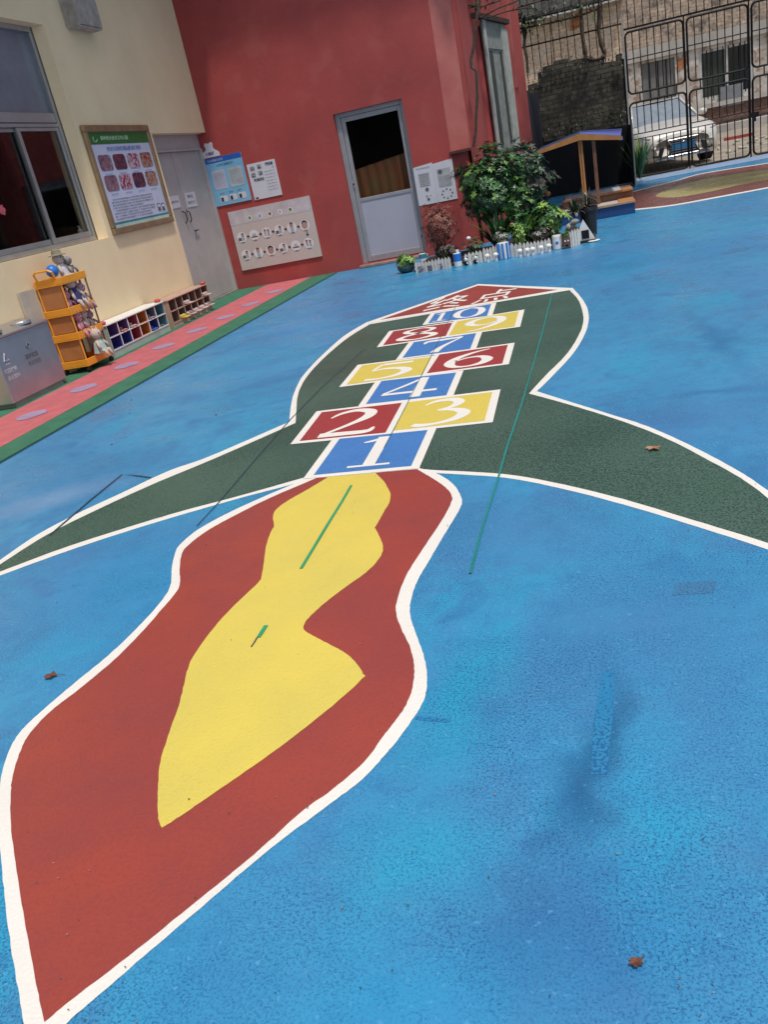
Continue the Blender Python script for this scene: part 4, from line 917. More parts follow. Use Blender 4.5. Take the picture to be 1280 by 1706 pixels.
p = FW(1218, 158); box((FW(1200,160)[0], YF-.3, FW(1218,176)[2]), (FW(1237,150)[0], YF-.05, FW(1218,142)[2])).build('meter_box', mat('meter_grey', (.20, .21, .23), rough=.6), ob_)
box((FW(1150,180)[0], YF-.35, .95), (14, YF-.045, 1.12)).build('ledge', CONC, ob_)
box((FW(1150,190)[0], YF-.25, -.03), (14, YF-.046, .949)).build('plinth', brickmat('dark_red_brick', (.14, .07, .05), (.2, .10, .07), (.1, .08, .07), 1.6, (.08, .06, .05), .5), ob_)
box((xm, YF-1.6, -.03), (14, YF-.36, .25)).build('pavement_slab', CONC, ob_)
# roof of the left part
rf = MB(); rf.slab([(-14, YF-.5, zeave), (xm+.2, YF-.5, zeave), (xm+.2, YF+7, zeave+4), (-14, YF+7, zeave+4)], (0, 0, .15), mat('dark_roof_tiles', (.045, .04, .04), rough=.9, var=.35, vs=2.5, bump=.6, bs=4)); rf.build('roof', parent=ob_)
ev = MB(); x = -10
while x < xm+.1: ev.box((x, YF-.56, zeave-.08), (x+.22, YF-.42, zeave+.04)); x += .3
ev.build('eave_tiles', mat('pale_eave_tiles', (.45, .44, .42), rough=.9, var=.2), ob_)
pt = MB(); c = FW(972, 40); 
for (u0, v0, u1, v1) in ((951, 22, 967, 52), (1128, 95, 1140, 120), (1139,98,1147,112)):
    A__ = FW(u0, v1); B__ = FW(u1, v0); pt.slab([(A__[0], YF-.06, A__[2]), (B__[0], YF-.06, A__[2]+.1), (B__[0]-.05, YF-.06, B__[2]), (A__[0]+.06, YF-.06, B__[2]-.05)], (0, .03, 0), mat('orange_brick_patch', (.40, .16, .07), rough=.9, var=.3, vs=5))
pt.build('exposed_brick', parent=ob_)

# trees behind the roofs
def crown(mb, c, r, n, mats, s0=.25, s1=.5):
    for i in range(n):
        v = Vector((random.gauss(0, 1), random.gauss(0, 1), random.gauss(0, 1))).normalized()*random.uniform(.55, 1.05)
        k = 1+.22*math.sin(v.x*5+c[0])*math.cos(v.z*6+v.y*4)
        p = (c[0]+v.x*r[0]*k, c[1]+v.y*r[1]*k, c[2]+v.z*r[2]*k)
        mb.leaf(p, (random.uniform(-1, 1), random.uniform(-1, 1), random.uniform(-.8, .6)), (0, 0, 1), random.uniform(s0, s1), s0*.9, random.choice(mats))
for (x, y, h, r_, lab) in ((-3, 52, 9, 3.6, 'broad dark tree rising behind the tiled roof'), (9, 54, 12, 4.5, 'tall tree behind the old building on the right'), (-13, 50, 10, 4, 'dark tree far left behind the red building')):
    t_ = thing('tree', lab, 'tree', (x, y, 0))
    b = MB(); b.tube([(x, y, 0), (x+.1, y, h*.4), (x-.1, y, h*.75)], [.35, .25, .12], BARK, 8); b.tube([(x, y, h*.4), (x+r_*.5, y, h*.8)], [.16, .06], BARK, 6); b.build('trunk', parent=t_)
    b = MB(); 
    for k in range(5): crown(b, (x+random.uniform(-.5, .5)*r_, y+random.uniform(-.5, .5)*r_, h+random.uniform(-.3, .35)*r_), (r_*.6, r_*.6, r_*.5), 420, [L_DK, L_DK, L_MD], .3, .6)
    b.build('crown', parent=t_)

t_ = thing('added_shade_tree', 'unseen leafy tree added so its high crown shades the sand table corner', 'tree', (4.6, 14.6, 0))  # tree out of view, added to shade the sand table and brick wall
b = MB(); b.tube([(4.6, 14.6, 0), (4.5, 14.6, 2.2), (4.1, 14.8, 3.9), (3.2, 15, 4.9), (1.6, 15.3, 5.4)], [.2, .17, .14, .1, .05], BARK, 9); b.tube([(4.1, 14.8, 3.9), (4.6, 14.2, 5.2), (4.8, 13.9, 6.2)], [.12, .08, .04], BARK, 7); b.tube([(3.2, 15, 4.9), (2.3, 16.6, 5.5), (1.4, 17.6, 5.6)], [.08, .05, .03], BARK, 6); b.build('trunk', parent=t_)
b = MB()
for (cx_, cy_, cz_, rr) in ((1.2, 14.3, 5.7, 1.0), (1.1, 15.9, 5.6, 1.15), (1.3, 17.3, 5.7, 1.1), (1.0, 18.4, 5.8, 1.0), (2.0, 16.4, 6.0, 1.0), (4.4, 14.0, 6.4, 1.2), (3.4, 15.2, 6.2, 1.0)): crown(b, (cx_, cy_, cz_), (rr, rr, rr*.6), 750, [L_DK, L_MD, L_MD], .14, .26)
b.build('crown', parent=t_)
# ---- lane rubble and bag
b = MB()
for i in range(26):
    x, y = random.uniform(3.2, 5.5), random.uniform(24, 30); b.ball((x, y, .0), (random.uniform(.03, .10), random.uniform(.03, .08), random.uniform(.02, .06)), None, 7, 5)
tag(b.build('rubble', mat('pale_rubble', (.5, .46, .38), rough=.9, var=.3)), kind='stuff')
b = MB(); x, y = G(1235, 228); b.box((x-.5, y-.06, -.03), (x+.35, y+.06, .06)); tag(b.build('red_barrier_rail', mat('dull_red', (.35, .05, .04), rough=.7)), 'low red rail lying across the lane behind the gate', 'rail')

# ================================================================== PARKED CAR
def car():
    ox, oy = 2.22, 22.0; yaw = R(11)
    root = thing('parked_car', 'champagne sedan parked behind the iron gate with its front towards the courtyard', 'car', (ox, oy, 0))
    CP = mat('champagne_paint', (.66, .63, .58), rough=.28, metal=.2, var=.03, coat=.6)
    CG = mat('car_glass', (.22, .26, .30), rough=.04, var=.1, spec=.8); CB = mat('car_black_trim', (.012, .012, .013), rough=.35)  # glass colour lightened to paint in the sky's reflection
    CHR = mat('chrome', (.55, .55, .56), rough=.15, metal=1, var=.02); TY = mat('tyre_rubber', (.015, .015, .015), rough=.85)
    ca, sa = math.cos(yaw), math.sin(yaw)
    def T(p): return (ox+p[0]*ca-p[1]*sa, oy+p[0]*sa+p[1]*ca, p[2])
    def bx(mb, a, b_, m_): 
        k = len(mb.v); mb.box(a, b_, m_); mb.v[k:] = [T(p) for p in mb.v[k:]]
    st = [(-.06,.62,.30,.60,.66,.45),(0,.76,.24,.66,.74,.58),(.10,.85,.20,.76,.82,.66),(.35,.90,.19,.84,.91,.72),(.8,.925,.19,.90,.98,.76),(1.25,.93,.19,.95,1.03,.78),(1.55,.93,.19,.98,1.06,.78),(3.9,.93,.19,1.02,1.08,.78),(4.5,.88,.22,1.0,1.06,.72),(4.72,.78,.3,.85,.95,.6)]
    vs = []; fs = []
    for (y, hw, zb, zs, zt_, ht) in st:
        half = [(hw*.86, zb), (hw*.97, zb+.05), (hw, zb+.22), (hw*1.0, zs-.16), (hw*.975, zs-.05), (hw*.92, zs), (ht, zt_-.02), (ht*.5, zt_+.005)]
        ring = [(x, z) for x, z in half]+[(0, zt_+.01)]+[(-x, z) for x, z in half[::-1]]
        vs += [T((x, y, z)) for x, z in ring]
    n = 17
    for i in range(len(st)-1):
        for k in range(n): fs.append((i*n+k, i*n+(k+1) % n, (i+1)*n+(k+1) % n, (i+1)*n+k))
    fs += [tuple(range(n)), tuple(range((len(st)-1)*n, len(st)*n))[::-1]]
    b = MB(); b.add(vs, fs, CP); b.build('body', parent=root, smooth=True)
    # greenhouse
    b = MB(); base = [(-.78, 1.28, 1.03), (.78, 1.28, 1.03), (.80, 4.3, 1.06), (-.80, 4.3, 1.06)]; top = [(-.60, 2.1, 1.50), (.60, 2.1, 1.50), (.60, 3.6, 1.50), (-.60, 3.6, 1.50)]
    b.add([T(p) for p in base+top], [(0,1,5,4),(1,2,6,5),(2,3,7,6),(3,0,4,7)], CG); b.build('windows', parent=root)
    b = MB(); vs = [T(p) for p in [(-.61,2.07,1.495),(0,2.03,1.505),(.61,2.07,1.495),(-.61,2.8,1.54),(0,2.8,1.565),(.61,2.8,1.54),(-.6,3.65,1.49),(0,3.65,1.51),(.6,3.65,1.49)]]
    b.add(vs, [(0,1,4,3),(1,2,5,4),(3,4,7,6),(4,5,8,7)], CP)
    for s_ in (-1, 1): b.tube([T((s_*.79, 1.27, 1.03)), T((s_*.60, 2.08, 1.505)), T((s_*.60, 3.6, 1.505)), T((s_*.80, 4.3, 1.05))], .035, CP, 6)
    b.build('roof', parent=root, smooth=True)
    # face
    b = MB(); g = [(-.34,.62),(.34,.62),(.27,.50),(.36,.27),(-.36,.27),(-.27,.50)]
    b.slab([T((x, -.095, z)) for x, z in g], tuple(np.array(T((0, .08, 0)))-np.array(T((0, 0, 0)))), CB); gr = b.build('grille', parent=root)
    b = MB()
    for z in (.33, .38, .43, .53, .58): bx(b, (-.29, -.105, z), (.29, -.097, z+.012), CHR)
    b.build('grille_bars', parent=gr)
    b = MB(); b.tube([T((x, -.10, z)) for x, z in g+[g[0]]], .012, CHR, 5); b.build('grille_surround', parent=gr)
    b = MB(); b.tube([T((.03*math.cos(a)*1.5, -.112, .575+.03*math.sin(a))) for a in [R(k*30) for k in range(12)]], .006, CHR, 5, closed=True); bx(b, (-.012, -.112, .56), (.02, -.106, .595), CHR); b.build('badge', parent=gr)
    b = MB(); bx(b, (-.26, -.115, .40), (.26, -.098, .51), mat('reflection_blue', (.03, .17, .38), rough=.3)); b.build('grille_reflection', parent=root)  # blue strip paints the floor's reflection in the lower grille
    for s_ in (-1, 1):
        hl = MB(); P = [(s_*.44, -.02, .66), (s_*.80, .12, .74), (s_*.885, .34, .80), (s_*.86, .20, .66), (s_*.60, -.02, .58)]
        hl.slab([T(p) for p in P], tuple(np.array(T((0, -.035, .01)))-np.array(T((0, 0, 0)))), mat('headlight_glass', (.30, .32, .34), rough=.08, metal=.5)); h_ = hl.build('headlight', parent=root)
        hl = MB(); hl.tube([T((s_*.50, -.055, .62)), T((s_*.74, .04, .66)), T((s_*.84, .16, .72))], .014, CHR, 5); hl.build('lamp_strip', parent=h_)
        it = MB(); P = [(s_*.42, -.06, .50), (s_*.66, .0, .44), (s_*.70, .0, .30), (s_*.50, -.05, .28)]
        it.slab([T(p) for p in P], tuple(np.array(T((0, -.03, 0)))-np.array(T((0, 0, 0)))), CB); it.build('air_intake', parent=root)
        mi = MB(); mi.ball(T((s_*1.0, 1.55, 1.08)), (.11, .06, .075), CP, 10, 8); mi.build('mirror', parent=root)
        for yy in (.95, 3.75):
            cx_, cy_, cz = s_*.84, yy, .32
            def disc(r0, r1, xa_, xb_, m_, n=24):
                vs = []; 
                for x in (xa_, xb_):
                    for r_ in (r0, r1):
                        for k in range(n): a = 2*math.pi*k/n; vs.append(T((cx_+s_*x, cy_+r_*math.cos(a), cz+r_*math.sin(a))))
                fs = []
                for k in range(n):
                    j = (k+1) % n; fs += [(k, j, n+j, n+k), (2*n+k, 2*n+j, 3*n+j, 3*n+k), (n+k, n+j, 3*n+j, 3*n+k), (k, j, 2*n+j, 2*n+k)]
                return vs, fs, m_
            wb = MB(); wb.add(*disc(.20, .33, -.12, .10, TY)); wh = wb.build('wheel', parent=root)
            rb_ = MB(); rb_.add(*disc(.0, .05, .02, .09, CHR)); rb_.add(*disc(.17, .20, -.02, .09, CHR))
            for k in range(5):
                a = R(k*72+10); rb_.tube([T((cx_+s_*.08, cy_+.04*math.cos(a), cz+.04*math.sin(a))), T((cx_+s_*.085, cy_+.18*math.cos(a), cz+.18*math.sin(a)))], .022, CHR, 5)
            rb_.build('rim', parent=wh)
    b = MB(); bx(b, (-.62, -.09, .21), (.62, .02, .245), CHR); b.build('bumper_lip', parent=root)
car()

# ================================================================== ADDED SHADE SHEETS + ROOFED SAND TABLE
M_SHADE = mat('deep_shade_black', (.006, .007, .010), rough=.9, var=.3, vs=4)
tn = thing('black_shade_fill', 'black sheet added to fill the deep shade behind the little roofed sand table', 'screen', (.1, 18.5, 0))  # black sheets added to stand for deep shade behind the table
b = MB(); b.box((-.84, 19.9, 0), (.98, 19.93, 1.16), M_SHADE); b.build('back_sheet', parent=tn)
b = MB(); b.box((.95, 18.6, 0), (.975, 19.89, 1.16), M_SHADE); b.build('side_sheet', parent=tn)
for x, y in ((.955, 18.55), (-.83, 19.87)):
    b = MB(); b.tube([(x, y, 0), (x, y, 1.26)], .016, MATS['pale_post_paint'] if x > 0 else BLACK, 8); b.build('pole', parent=tn)
stt = thing('sand_table', 'small roofed wooden sand table with blue base and orange rims', 'sand table', (.1, 14.2, 0))
x0, x1, ya_, yb_ = -.46, .66, 13.45, 15.0
M_OR = mat('orange_wood', (.46, .20, .055), rough=.6, var=.15, vs=8); M_BR = mat('brown_wood', (.22, .10, .055), rough=.6, var=.2, vs=10); M_BB = mat('blue_board', (.015, .06, .19), rough=.5, var=.15)
M_SAND = mat('grey_sand', (.50, .46, .42), rough=.95, col2=(.34, .31, .29), vs=9, bump=.6, bs=40)
b = MB(); b.box((x0, ya_, 0), (x1, yb_, .15), M_BB); b.build('base', parent=stt, bevel=.008)
b = MB(); b.box((x0-.01, ya_-.02, .151), (x1+.01, ya_+.05, .185), mat('tan_rim', (.42, .26, .17), rough=.6)); b.box((x1-.22, ya_+.052, .151), (x1+.01, 14.15, .18), M_OR); b.box((x0-.01, ya_+.052, .151), (x0+.06, yb_, .185), M_BR); b.build('rim', parent=stt, bevel=.004)
b = MB(); b.box((x0+.062, ya_+.052, .151), (x1-.222, 14.15, .168), M_SAND); b.build('lower_tray', parent=stt)
b = MB(); b.box((x0+.062, 14.2, .151), (x1+.02, yb_, .27), M_BR); b.box((x0+.062, 14.17, .271), (x1+.02, yb_+.02, .30), M_BR); b.box((x1-.14, 14.165, .272), (x1+.022, 14.6, .303), M_OR); b.box((x0+.10, 14.21, .301), (x1-.15, yb_-.03, .309), M_SAND); b.build('upper_bench', parent=stt, bevel=.004)
for (u0, v0, u1, v1, yy, mm, w_) in ((964, 232, 978, 328, 14.05, M_OR, .032), (986, 238, 1001, 330, 14.05, M_BR, .026)):
    a = WY(u0, v0, yy); c = WY(u1, v1, yy); xx = (a[0]+c[0])/2
    b = MB(); b.box((xx-w_, yy-.025, .16), (xx+w_, yy+.025, 1.16), mm); b.box((xx-.006, yy-.03, .2), (xx+.006, yy-.026, 1.1), M_BR); b.build('post', parent=stt, bevel=.004)
e0, ap, e1 = WY(896, 247, 14.0), WY(966, 227, 14.0), WY(1035, 230, 14.0)
e0 = (e0[0], 14.0, 1.10); ap = (ap[0], 14.0, 1.215); e1 = (e1[0], 14.0, 1.07)
b = MB(); b.slab([e0, (e0[0], 15.6, 1.12), (ap[0], 15.6, 1.24), ap], (0, 0, .02), M_BB); b.slab([(ap[0]+.002, 14, ap[2]), (ap[0]+.002, 15.6, 1.24), (e1[0]+.10, 15.9, 1.14), e1], (0, 0, .02), mat('bright_blue_sheet', (.05, .14, .62), rough=.4, col2=(.14, .13, .40), vs=6)); b.build('roof_sheet', parent=stt)
b = MB(); b.slab([(e0[0]-.02, 13.97, e0[2]-.04), (ap[0], 13.97, ap[2]-.075), (e1[0]+.02, 13.97, e1[2]-.045), (e1[0]+.02, 13.97, e1[2]+.012), (ap[0], 13.97, ap[2]+.018), (e0[0]-.02, 13.97, e0[2]+.012)], (0, .025, 0), M_OR); b.build('gable_board', parent=stt)
b = MB(); b.box((e1[0]-.02, 14, e1[2]-.05), (e1[0]+.03, 15.6, e1[2]-.005), BLUEP); b.build('side_beam', parent=stt)
# small orange toys in the shade
p = G(910, 335); b = MB(); b.ball((-.8, 17.2, .32), (.05, .04, .05), M_OR, 8, 6); b.ball((-.74, 17.2, .26), (.05, .04, .05), M_OR, 8, 6); b.tube([(-.8, 17.2, 0), (-.8, 17.2, .3)], .01, BLACK, 5); tag(b.build('toy_flower'), 'small dim orange toy standing in the dark beside the black sheet', 'toy')

# ================================================================== PLANTS AND PLANTER BORDER
def whorl_bush(name, label, c, r, nc, mats, L, W, per=7, stem=True, group=None, base=0, cat='shrub', trunk_r=.02):
    t_ = thing(name, label, cat, (c[0], c[1], base), group)
    b = MB(); tips = []
    for i in range(nc):
        v = Vector((random.gauss(0, 1), random.gauss(0, 1), random.gauss(0, 1))).normalized(); k = random.uniform(.35, 1.0)**.6
        lump = 1+.18*math.sin(v.x*4+v.z*5+c[0]*3)
        p = Vector((c[0]+v.x*r[0]*k*lump, c[1]+v.y*r[1]*k*lump, max(base+.03, c[2]+v.z*r[2]*k*lump))); tips.append(p)
        ax = (v+Vector((0, 0, .6))).normalized(); m_ = random.choice(mats); s_ = random.uniform(.75, 1.25)
        e1_ = ax.orthogonal().normalized(); e2_ = ax.cross(e1_)
        for j in range(per):
            a = 2*math.pi*j/per+random.uniform(-.3, .3); d = (e1_*math.cos(a)+e2_*math.sin(a)+ax*random.uniform(-.15, .5))
            b.leaf(p, d, ax, L*s_*random.uniform(.8, 1.1), W*s_, m_)
    b.build('foliage', parent=t_)
    if stem:
        b = MB()
        for p in random.sample(tips, min(len(tips), 9)):
            b.tube([(c[0]+random.uniform(-.03, .03), c[1]+random.uniform(-.03, .03), base), (c[0]*.5+p.x*.5, c[1]*.5+p.y*.5, base+(p.z-base)*.55), tuple(p)], [trunk_r, trunk_r*.6, trunk_r*.25], BARK, 5)
        b.build('stems', parent=t_)
    return t_
def blade_plant(name, label, c, n, L, W, mats, base=0, droop=.5, up=.9, cat='plant', group=None):
    t_ = thing(name, label, cat, (c[0], c[1], base), group); b = MB()
    for i in range(n):
        a = random.uniform(0, 2*math.pi); l = L*random.uniform(.6, 1.1); k = 5; out = random.uniform(.3, 1.0)
        d = Vector((math.cos(a), math.sin(a), 0)); sd_ = Vector((-math.sin(a), math.cos(a), 0)); P = []
        for j in range(k+1):
            s_ = j/k; h = l*(up*s_-droop*out*s_*s_); P.append(Vector((c[0], c[1], base))+d*l*out*.6*s_+Vector((0, 0, h)))
        m_ = random.choice(mats); vs = []
        for j, p in enumerate(P):
            wd_ = W*math.sin(math.pi*(.12+.86*j/k)); vs += [p+sd_*wd_/2, p-sd_*wd_/2]
        b.add(vs, [(2*j, 2*j+1, 2*j+3, 2*j+2) for j in range(k)], m_)
    b.build('leaves', parent=t_); return t_
def pot(x, y, r, h, m_, name='plant_pot', parent=None, z=0, label=None, group=None):
    b = MB(); b.lathe((x, y, z), [(r*.72, 0), (r*.95, h*.85), (r*1.05, h*.86), (r*1.05, h), (r*.92, h), (r*.9, h*.9)], m_, 16)
    o = b.build(name, parent=parent)
    if parent is None: tag(o, label, 'pot', group)
    return o
M_POTK = mat('black_pot', (.015, .016, .02), rough=.5); M_POTG = mat('green_pot', (.03, .075, .075), rough=.35, var=.2); M_SOIL = mat('dark_soil', (.03, .02, .015), rough=1)
bxc = WY(822, 322, 11.75)
whorl_bush('umbrella_shrub', 'large rounded dark green shrub with glossy whorled leaves beside the white notice', (bxc[0], 11.8, .84), (.50, .42, .47), 1100, [L_DK]*8+[L_MD]*3+[L_LT], .062, .028, 8, trunk_r=.03)
whorl_bush('leafy_shrub', 'darker leafy shrub behind the umbrella shrub towards the sand table', (bxc[0]+.42, 12.5, .78), (.34, .35, .55), 260, [L_DK, L_DK, L_PU], .09, .04, 6)
whorl_bush('leafy_shrub', 'bright tipped green shrub on the right flank of the big shrub', (bxc[0]+.33, 11.55, .55), (.20, .2, .33), 150, [L_DK, L_DK, L_MD, L_LT], .06, .028, 7)
blade_plant('strap_leaf_plant', 'dark clump of long strap leaves under the big shrub', (WY(828, 395, 11.35)[0], 11.35), 46, .75, .045, [L_DK, L_MD], 0.05, .55)
c = WY(735, 395, 11.45)
dp = whorl_bush('dry_red_shrub', 'withered reddish brown shrub in a black pot beside the white door', (c[0], 11.5, .50), (.26, .20, .30), 260, [L_RD, L_RD2, L_RD], .05, .018, 5, base=.12, trunk_r=.012)
pot(c[0], 11.5, .12, .2, M_POTK, parent=dp)
whorl_bush('small_dark_plant', 'small dark leafy plant with pale specks in front of the withered shrub', (c[0]+.12, 11.2, .17), (.19, .12, .10), 60, [L_DK, L_PU, L_PU], .05, .02, 5)
x, y = G(677, 455); gp = whorl_bush('potted_plant', 'yellow-green plant in a round dark green pot at the left end of the border', (x, y+.08, .155), (.13, .12, .075), 70, [L_YG, L_LT, L_MD], .06, .022, 6, base=.09, stem=False)
b = MB(); b.lathe((x, y+.08, 0), [(.06, 0), (.10, .02), (.125, .06), (.12, .10), (.105, .105), (.10, .09)], M_POTG, 18); b.build('pot', parent=gp)
# border plants by photo position
def PX(u, Y): return WY(u, 400, Y)[0]
def PZ(u, v, Y): return WY(u, v, Y)[2]
Yp = 11.25
whorl_bush('rose_bush', 'low green bush with a pink bloom between the big shrub and the cans', (PX(862, Yp), Yp+.1, .30), (.16, .14, .20), 70, [L_DK, L_MD, L_MD], .06, .028, 5)
b = MB(); p = WY(853, 374, Yp-.02)
for k in range(9): a = k*2.4; b.ball((p[0]+.012*math.cos(a), p[1]+.012*math.sin(a), p[2]+.004*(k % 3)), (.014, .014, .012), MATS['pink_red'], 6, 5)
tag(b.build('pink_bloom'), 'single pink bloom above the low green bush', 'flower')
whorl_bush('lime_plant', 'lime green plant standing just behind the striped can', (PX(866, Yp-.12), Yp-.15, .24), (.10, .08, .14), 50, [L_YG, L_LT, L_YG], .055, .022, 6)
whorl_bush('broad_leaf_plant', 'bushy green plant with yellowish top behind the blue-spotted can', (PX(915, Yp), Yp+.1, .33), (.24, .16, .20), 110, [L_MD, L_MD, L_LT, L_YG], .085, .036, 6)
whorl_bush('broad_leaf_plant', 'green leafy plant left of the yellow-topped plant in the border', (PX(885, Yp), Yp+.15, .25), (.14, .12, .17), 60, [L_DK, L_MD], .06, .028, 6)
blade_plant('dusky_spider_plant', 'drooping dusky leaved plant in front of the sand table posts', (PX(962, 11.5), 11.55), 60, .42, .03, [L_PU, L_PU, L_DK], .28, .9, .9)
dp2 = blade_plant('dark_palm', 'dark wispy palm in a tall black pot at the right end of the border', (PX(985, 11.6), 11.7), 60, .40, .022, [L_PU, L_DK, L_PU], .34, 1.0, .95)
pot(PX(985, 11.6), 11.7, .12, .36, M_POTK, parent=dp2)
whorl_bush('low_herb', 'small herb with reddish stems behind the blue-topped jug', (PX(790, 11.15), 11.15, .16), (.16, .1, .12), 60, [L_MD, L_DK, L_RD], .045, .018, 5)
whorl_bush('silver_herb', 'pale silvery herb behind the blue and white striped can', (PX(835, 11.1), 11.12, .24), (.11, .08, .10), 46, [mat('silver_leaf', (.35, .36, .33), rough=.7, var=.2), L_LT], .04, .018, 5)
whorl_bush('silver_herb', 'pale silvery herb left of the blue-spotted can', (PX(905, 11.1), 11.12, .20), (.16, .07, .07), 50, [MATS['silver_leaf'], MATS['silver_leaf'], L_PU], .035, .018, 5)
b = MB(); p = WY(781, 397, 11.1); b.ball(p, (.03, .025, .025), WHITE, 10, 7); b.tube([(p[0], p[1], 0), p], .004, L_MD, 5); tag(b.build('white_bloom'), 'single round white bloom above the low herb', 'flower')
frond = blade_plant('variegated_plant', 'bright variegated fronds growing up beside the gate post and the sand table roof', (WY(1064, 250, 19.6)[0]-.0, 19.6), 46, .95, .05, [L_DK, L_MD, L_MD, L_YG], .05, .35, 1.0)

# picket border
def fpt(u, v): return np.array(G(u, v))
M_PK = mat('white_picket_paint', (.66, .63, .58), rough=.6, var=.1, vs=20)
pkc = 0
def picket(pa, pb, h, label):
    a, c_ = fpt(*pa), fpt(*pb); L_ = np.linalg.norm(c_-a); n = max(3, int(L_/.042)); t_ = thing('picket_fence', label, 'fence', (*((a+c_)/2), 0), 'low white picket fence segments')
    d = (c_-a)/L_; nn = np.array([-d[1], d[0]])
    b = MB()
    for i in range(n):
        s0 = a+d*L_*(i+.08)/n; s1 = a+d*L_*(i+.92)/n; hh = h*random.uniform(.93, 1.05); mid = (s0+s1)/2
        b.slab([(*s0, 0), (*s1, 0), (*s1, hh*.8), (*mid, hh), (*s0, hh*.8)], (*(nn*.012), 0), M_PK)
    b.build('pickets', parent=t_); b = MB()
    for z in (.2, .6): b.slab([(*(a+nn*.013), h*z), (*(c_+nn*.013), h*z), (*(c_+nn*.013), h*z+.015), (*(a+nn*.013), h*z+.015)], (*(nn*.008), 0), M_PK)
    b.build('rails', parent=t_); return t_
picket((693,456),(753,446), .145, 'white picket fence segment with small photos at the left end of the border')
picket((776,443),(806,436), .15, 'white picket fence segment between the blue-topped jug and the white pegs')
picket((807,436),(833,430), .17, 'white picket fence segment just left of the striped can')
picket((852,429),(872,426), .17, 'short white picket segment right of the striped can')
picket((873,426),(920,417), .16, 'white picket fence segment behind the row of white mushroom pegs')
picket((950,412),(968,407), .20, 'taller white picket segment at the right end of the border')
def deco(u, v, w_, h_, m_, label, kind='photo'):
    p = fpt(u, v); b = MB(); b.box((p[0]-w_/2, p[1]-.03, .012), (p[0]+w_/2, p[1]-.022, h_), m_); tag(b.build('picture_card'), label, 'card')
deco(703, 455, .07, .09, M_DI, 'dark oval picture card leaning on the left picket segment'); deco(718, 453, .06, .085, M_GTX, 'second picture card from the left on the pickets'); deco(737, 450, .04, .085, M_DI, 'narrow picture card right of the other cards on the left pickets')
for u, v, lab in ((778, 442, 'dark little panda figure left of its twin at the fence'), (794, 439, 'dark little panda figure right of its twin at the fence')):
    p = fpt(u, v); b = MB(); b.ball((p[0], p[1]-.03, .03), (.032, .02, .03), BLACK, 10, 7); b.ball((p[0]+.005, p[1]-.035, .075), (.026, .02, .024), WHITE, 10, 7); b.ball((p[0]-.018, p[1]-.035, .10), .01, BLACK, 6, 5); b.ball((p[0]+.024, p[1]-.035, .10), .01, BLACK, 6, 5); b.ball((p[0]+.02, p[1]-.048, .03), .012, WHITE, 6, 5); b.ball((p[0]-.004, p[1]-.053, .08), .006, BLACK, 6, 5)
    tag(b.build('animal_figurine'), lab, 'figurine')
def peg(u, v, label):
    p = fpt(u, v); t_ = thing('mushroom_peg', label, 'garden peg', (p[0], p[1]-.03, 0), 'white mushroom pegs in front of the pickets')
    b = MB(); b.lathe((p[0], p[1]-.03, 0), [(.020, 0), (.022, .02), (.014, .05), (.013, .065)], WHITE, 12); b.build('stalk', parent=t_)
    b = MB(); b.lathe((p[0], p[1]-.03, .066), [(.012, 0), (.036, .004), (.034, .02), (.02, .034), (.004, .038)], WHITE, 14); b.build('cap', parent=t_)
for i, (u, v) in enumerate(((814, 436), (828, 434))): peg(u, v, ('white mushroom peg left of its pair before the striped can', 'white mushroom peg right of its pair before the striped can')[i])
for i, (u, v) in enumerate(((868, 428), (880, 426.5), (889, 425), (903, 422.5), (916, 419.5))):
    peg(u, v, ('first of five white mushroom pegs, nearest the striped can', 'second of five white mushroom pegs from the striped can', 'middle one of the five white mushroom pegs', 'fourth of five white mushroom pegs from the striped can', 'last of five white mushroom pegs, beside the blue-spotted can')[i])
def jug(u, v, label, r=.05, h=.16, m1=WHITE, m2=BLUEP, stripes=False, name='painted_jug', cat='jug', dot=False, lid=True):
    p = fpt(u, v); x, y = p[0], p[1]+.04; t_ = thing(name, label, cat, (x, y, 0)); b = MB()
    b.lathe((x, y, 0), [(r*.92, 0), (r, .01), (r, h*.9), (r*.95, h)], m1, 18); b.build('body', parent=t_, smooth=False)
    b = MB()
    if stripes:
        for k in range(8): a = k*math.pi/4; b.box((x+r*math.cos(a)-.012, y+r*math.sin(a)-.012, .005), (x+r*math.cos(a)+.012, y+r*math.sin(a)+.012, h*.98), m2)
        b.build('blue_stripe', parent=t_)
    elif dot: b.ball((x, y-r*.95, h*.5), (r*.33, r*.14, r*.36), m2, 12, 8); b.build('painted_dot', parent=t_)
    elif m2: b.lathe((x, y, h*.42), [(r*1.02, 0), (r*1.02, h*.5), (r*.97, h*.56)], m2, 18); b.build('blue_band', parent=t_)
    if lid: b = MB(); b.lathe((x+.01, y, h), [(r*.4, 0), (r*.4, .035), (r*.36, .04)], m1, 12); b.build('cap', parent=t_)
jug(764, 445, 'white jug with a blue painted upper half standing in the border', .052, .17)
jug(705, 436, 'white tin with a teal rim behind the left pickets', .055, .11, WHITE, mat('teal_rim', (.06, .30, .38), rough=.4), name='painted_tin', cat='tin', lid=False)
jug(841, 432, 'blue and white striped can in the middle of the border', .072, .20, WHITE, mat('mid_blue_stripe', (.04, .22, .60), rough=.4), stripes=True, name='painted_can', cat='can', lid=False)
jug(930, 416, 'white can with a single blue dot near the right end of the border', .058, .17, WHITE, BLUEP, dot=True, name='painted_can', cat='can', lid=False)
p = fpt(946, 414); fb = thing('brown_face_pot', 'brown pot painted with a simple face beside the blue-spotted can', 'pot', (p[0], p[1]+.03, 0))
b = MB(); b.box((p[0]-.045, p[1], 0), (p[0]+.045, p[1]+.07, .14), mat('brown_pot', (.16, .08, .05), rough=.6)); b.build('body', parent=fb, bevel=.012)
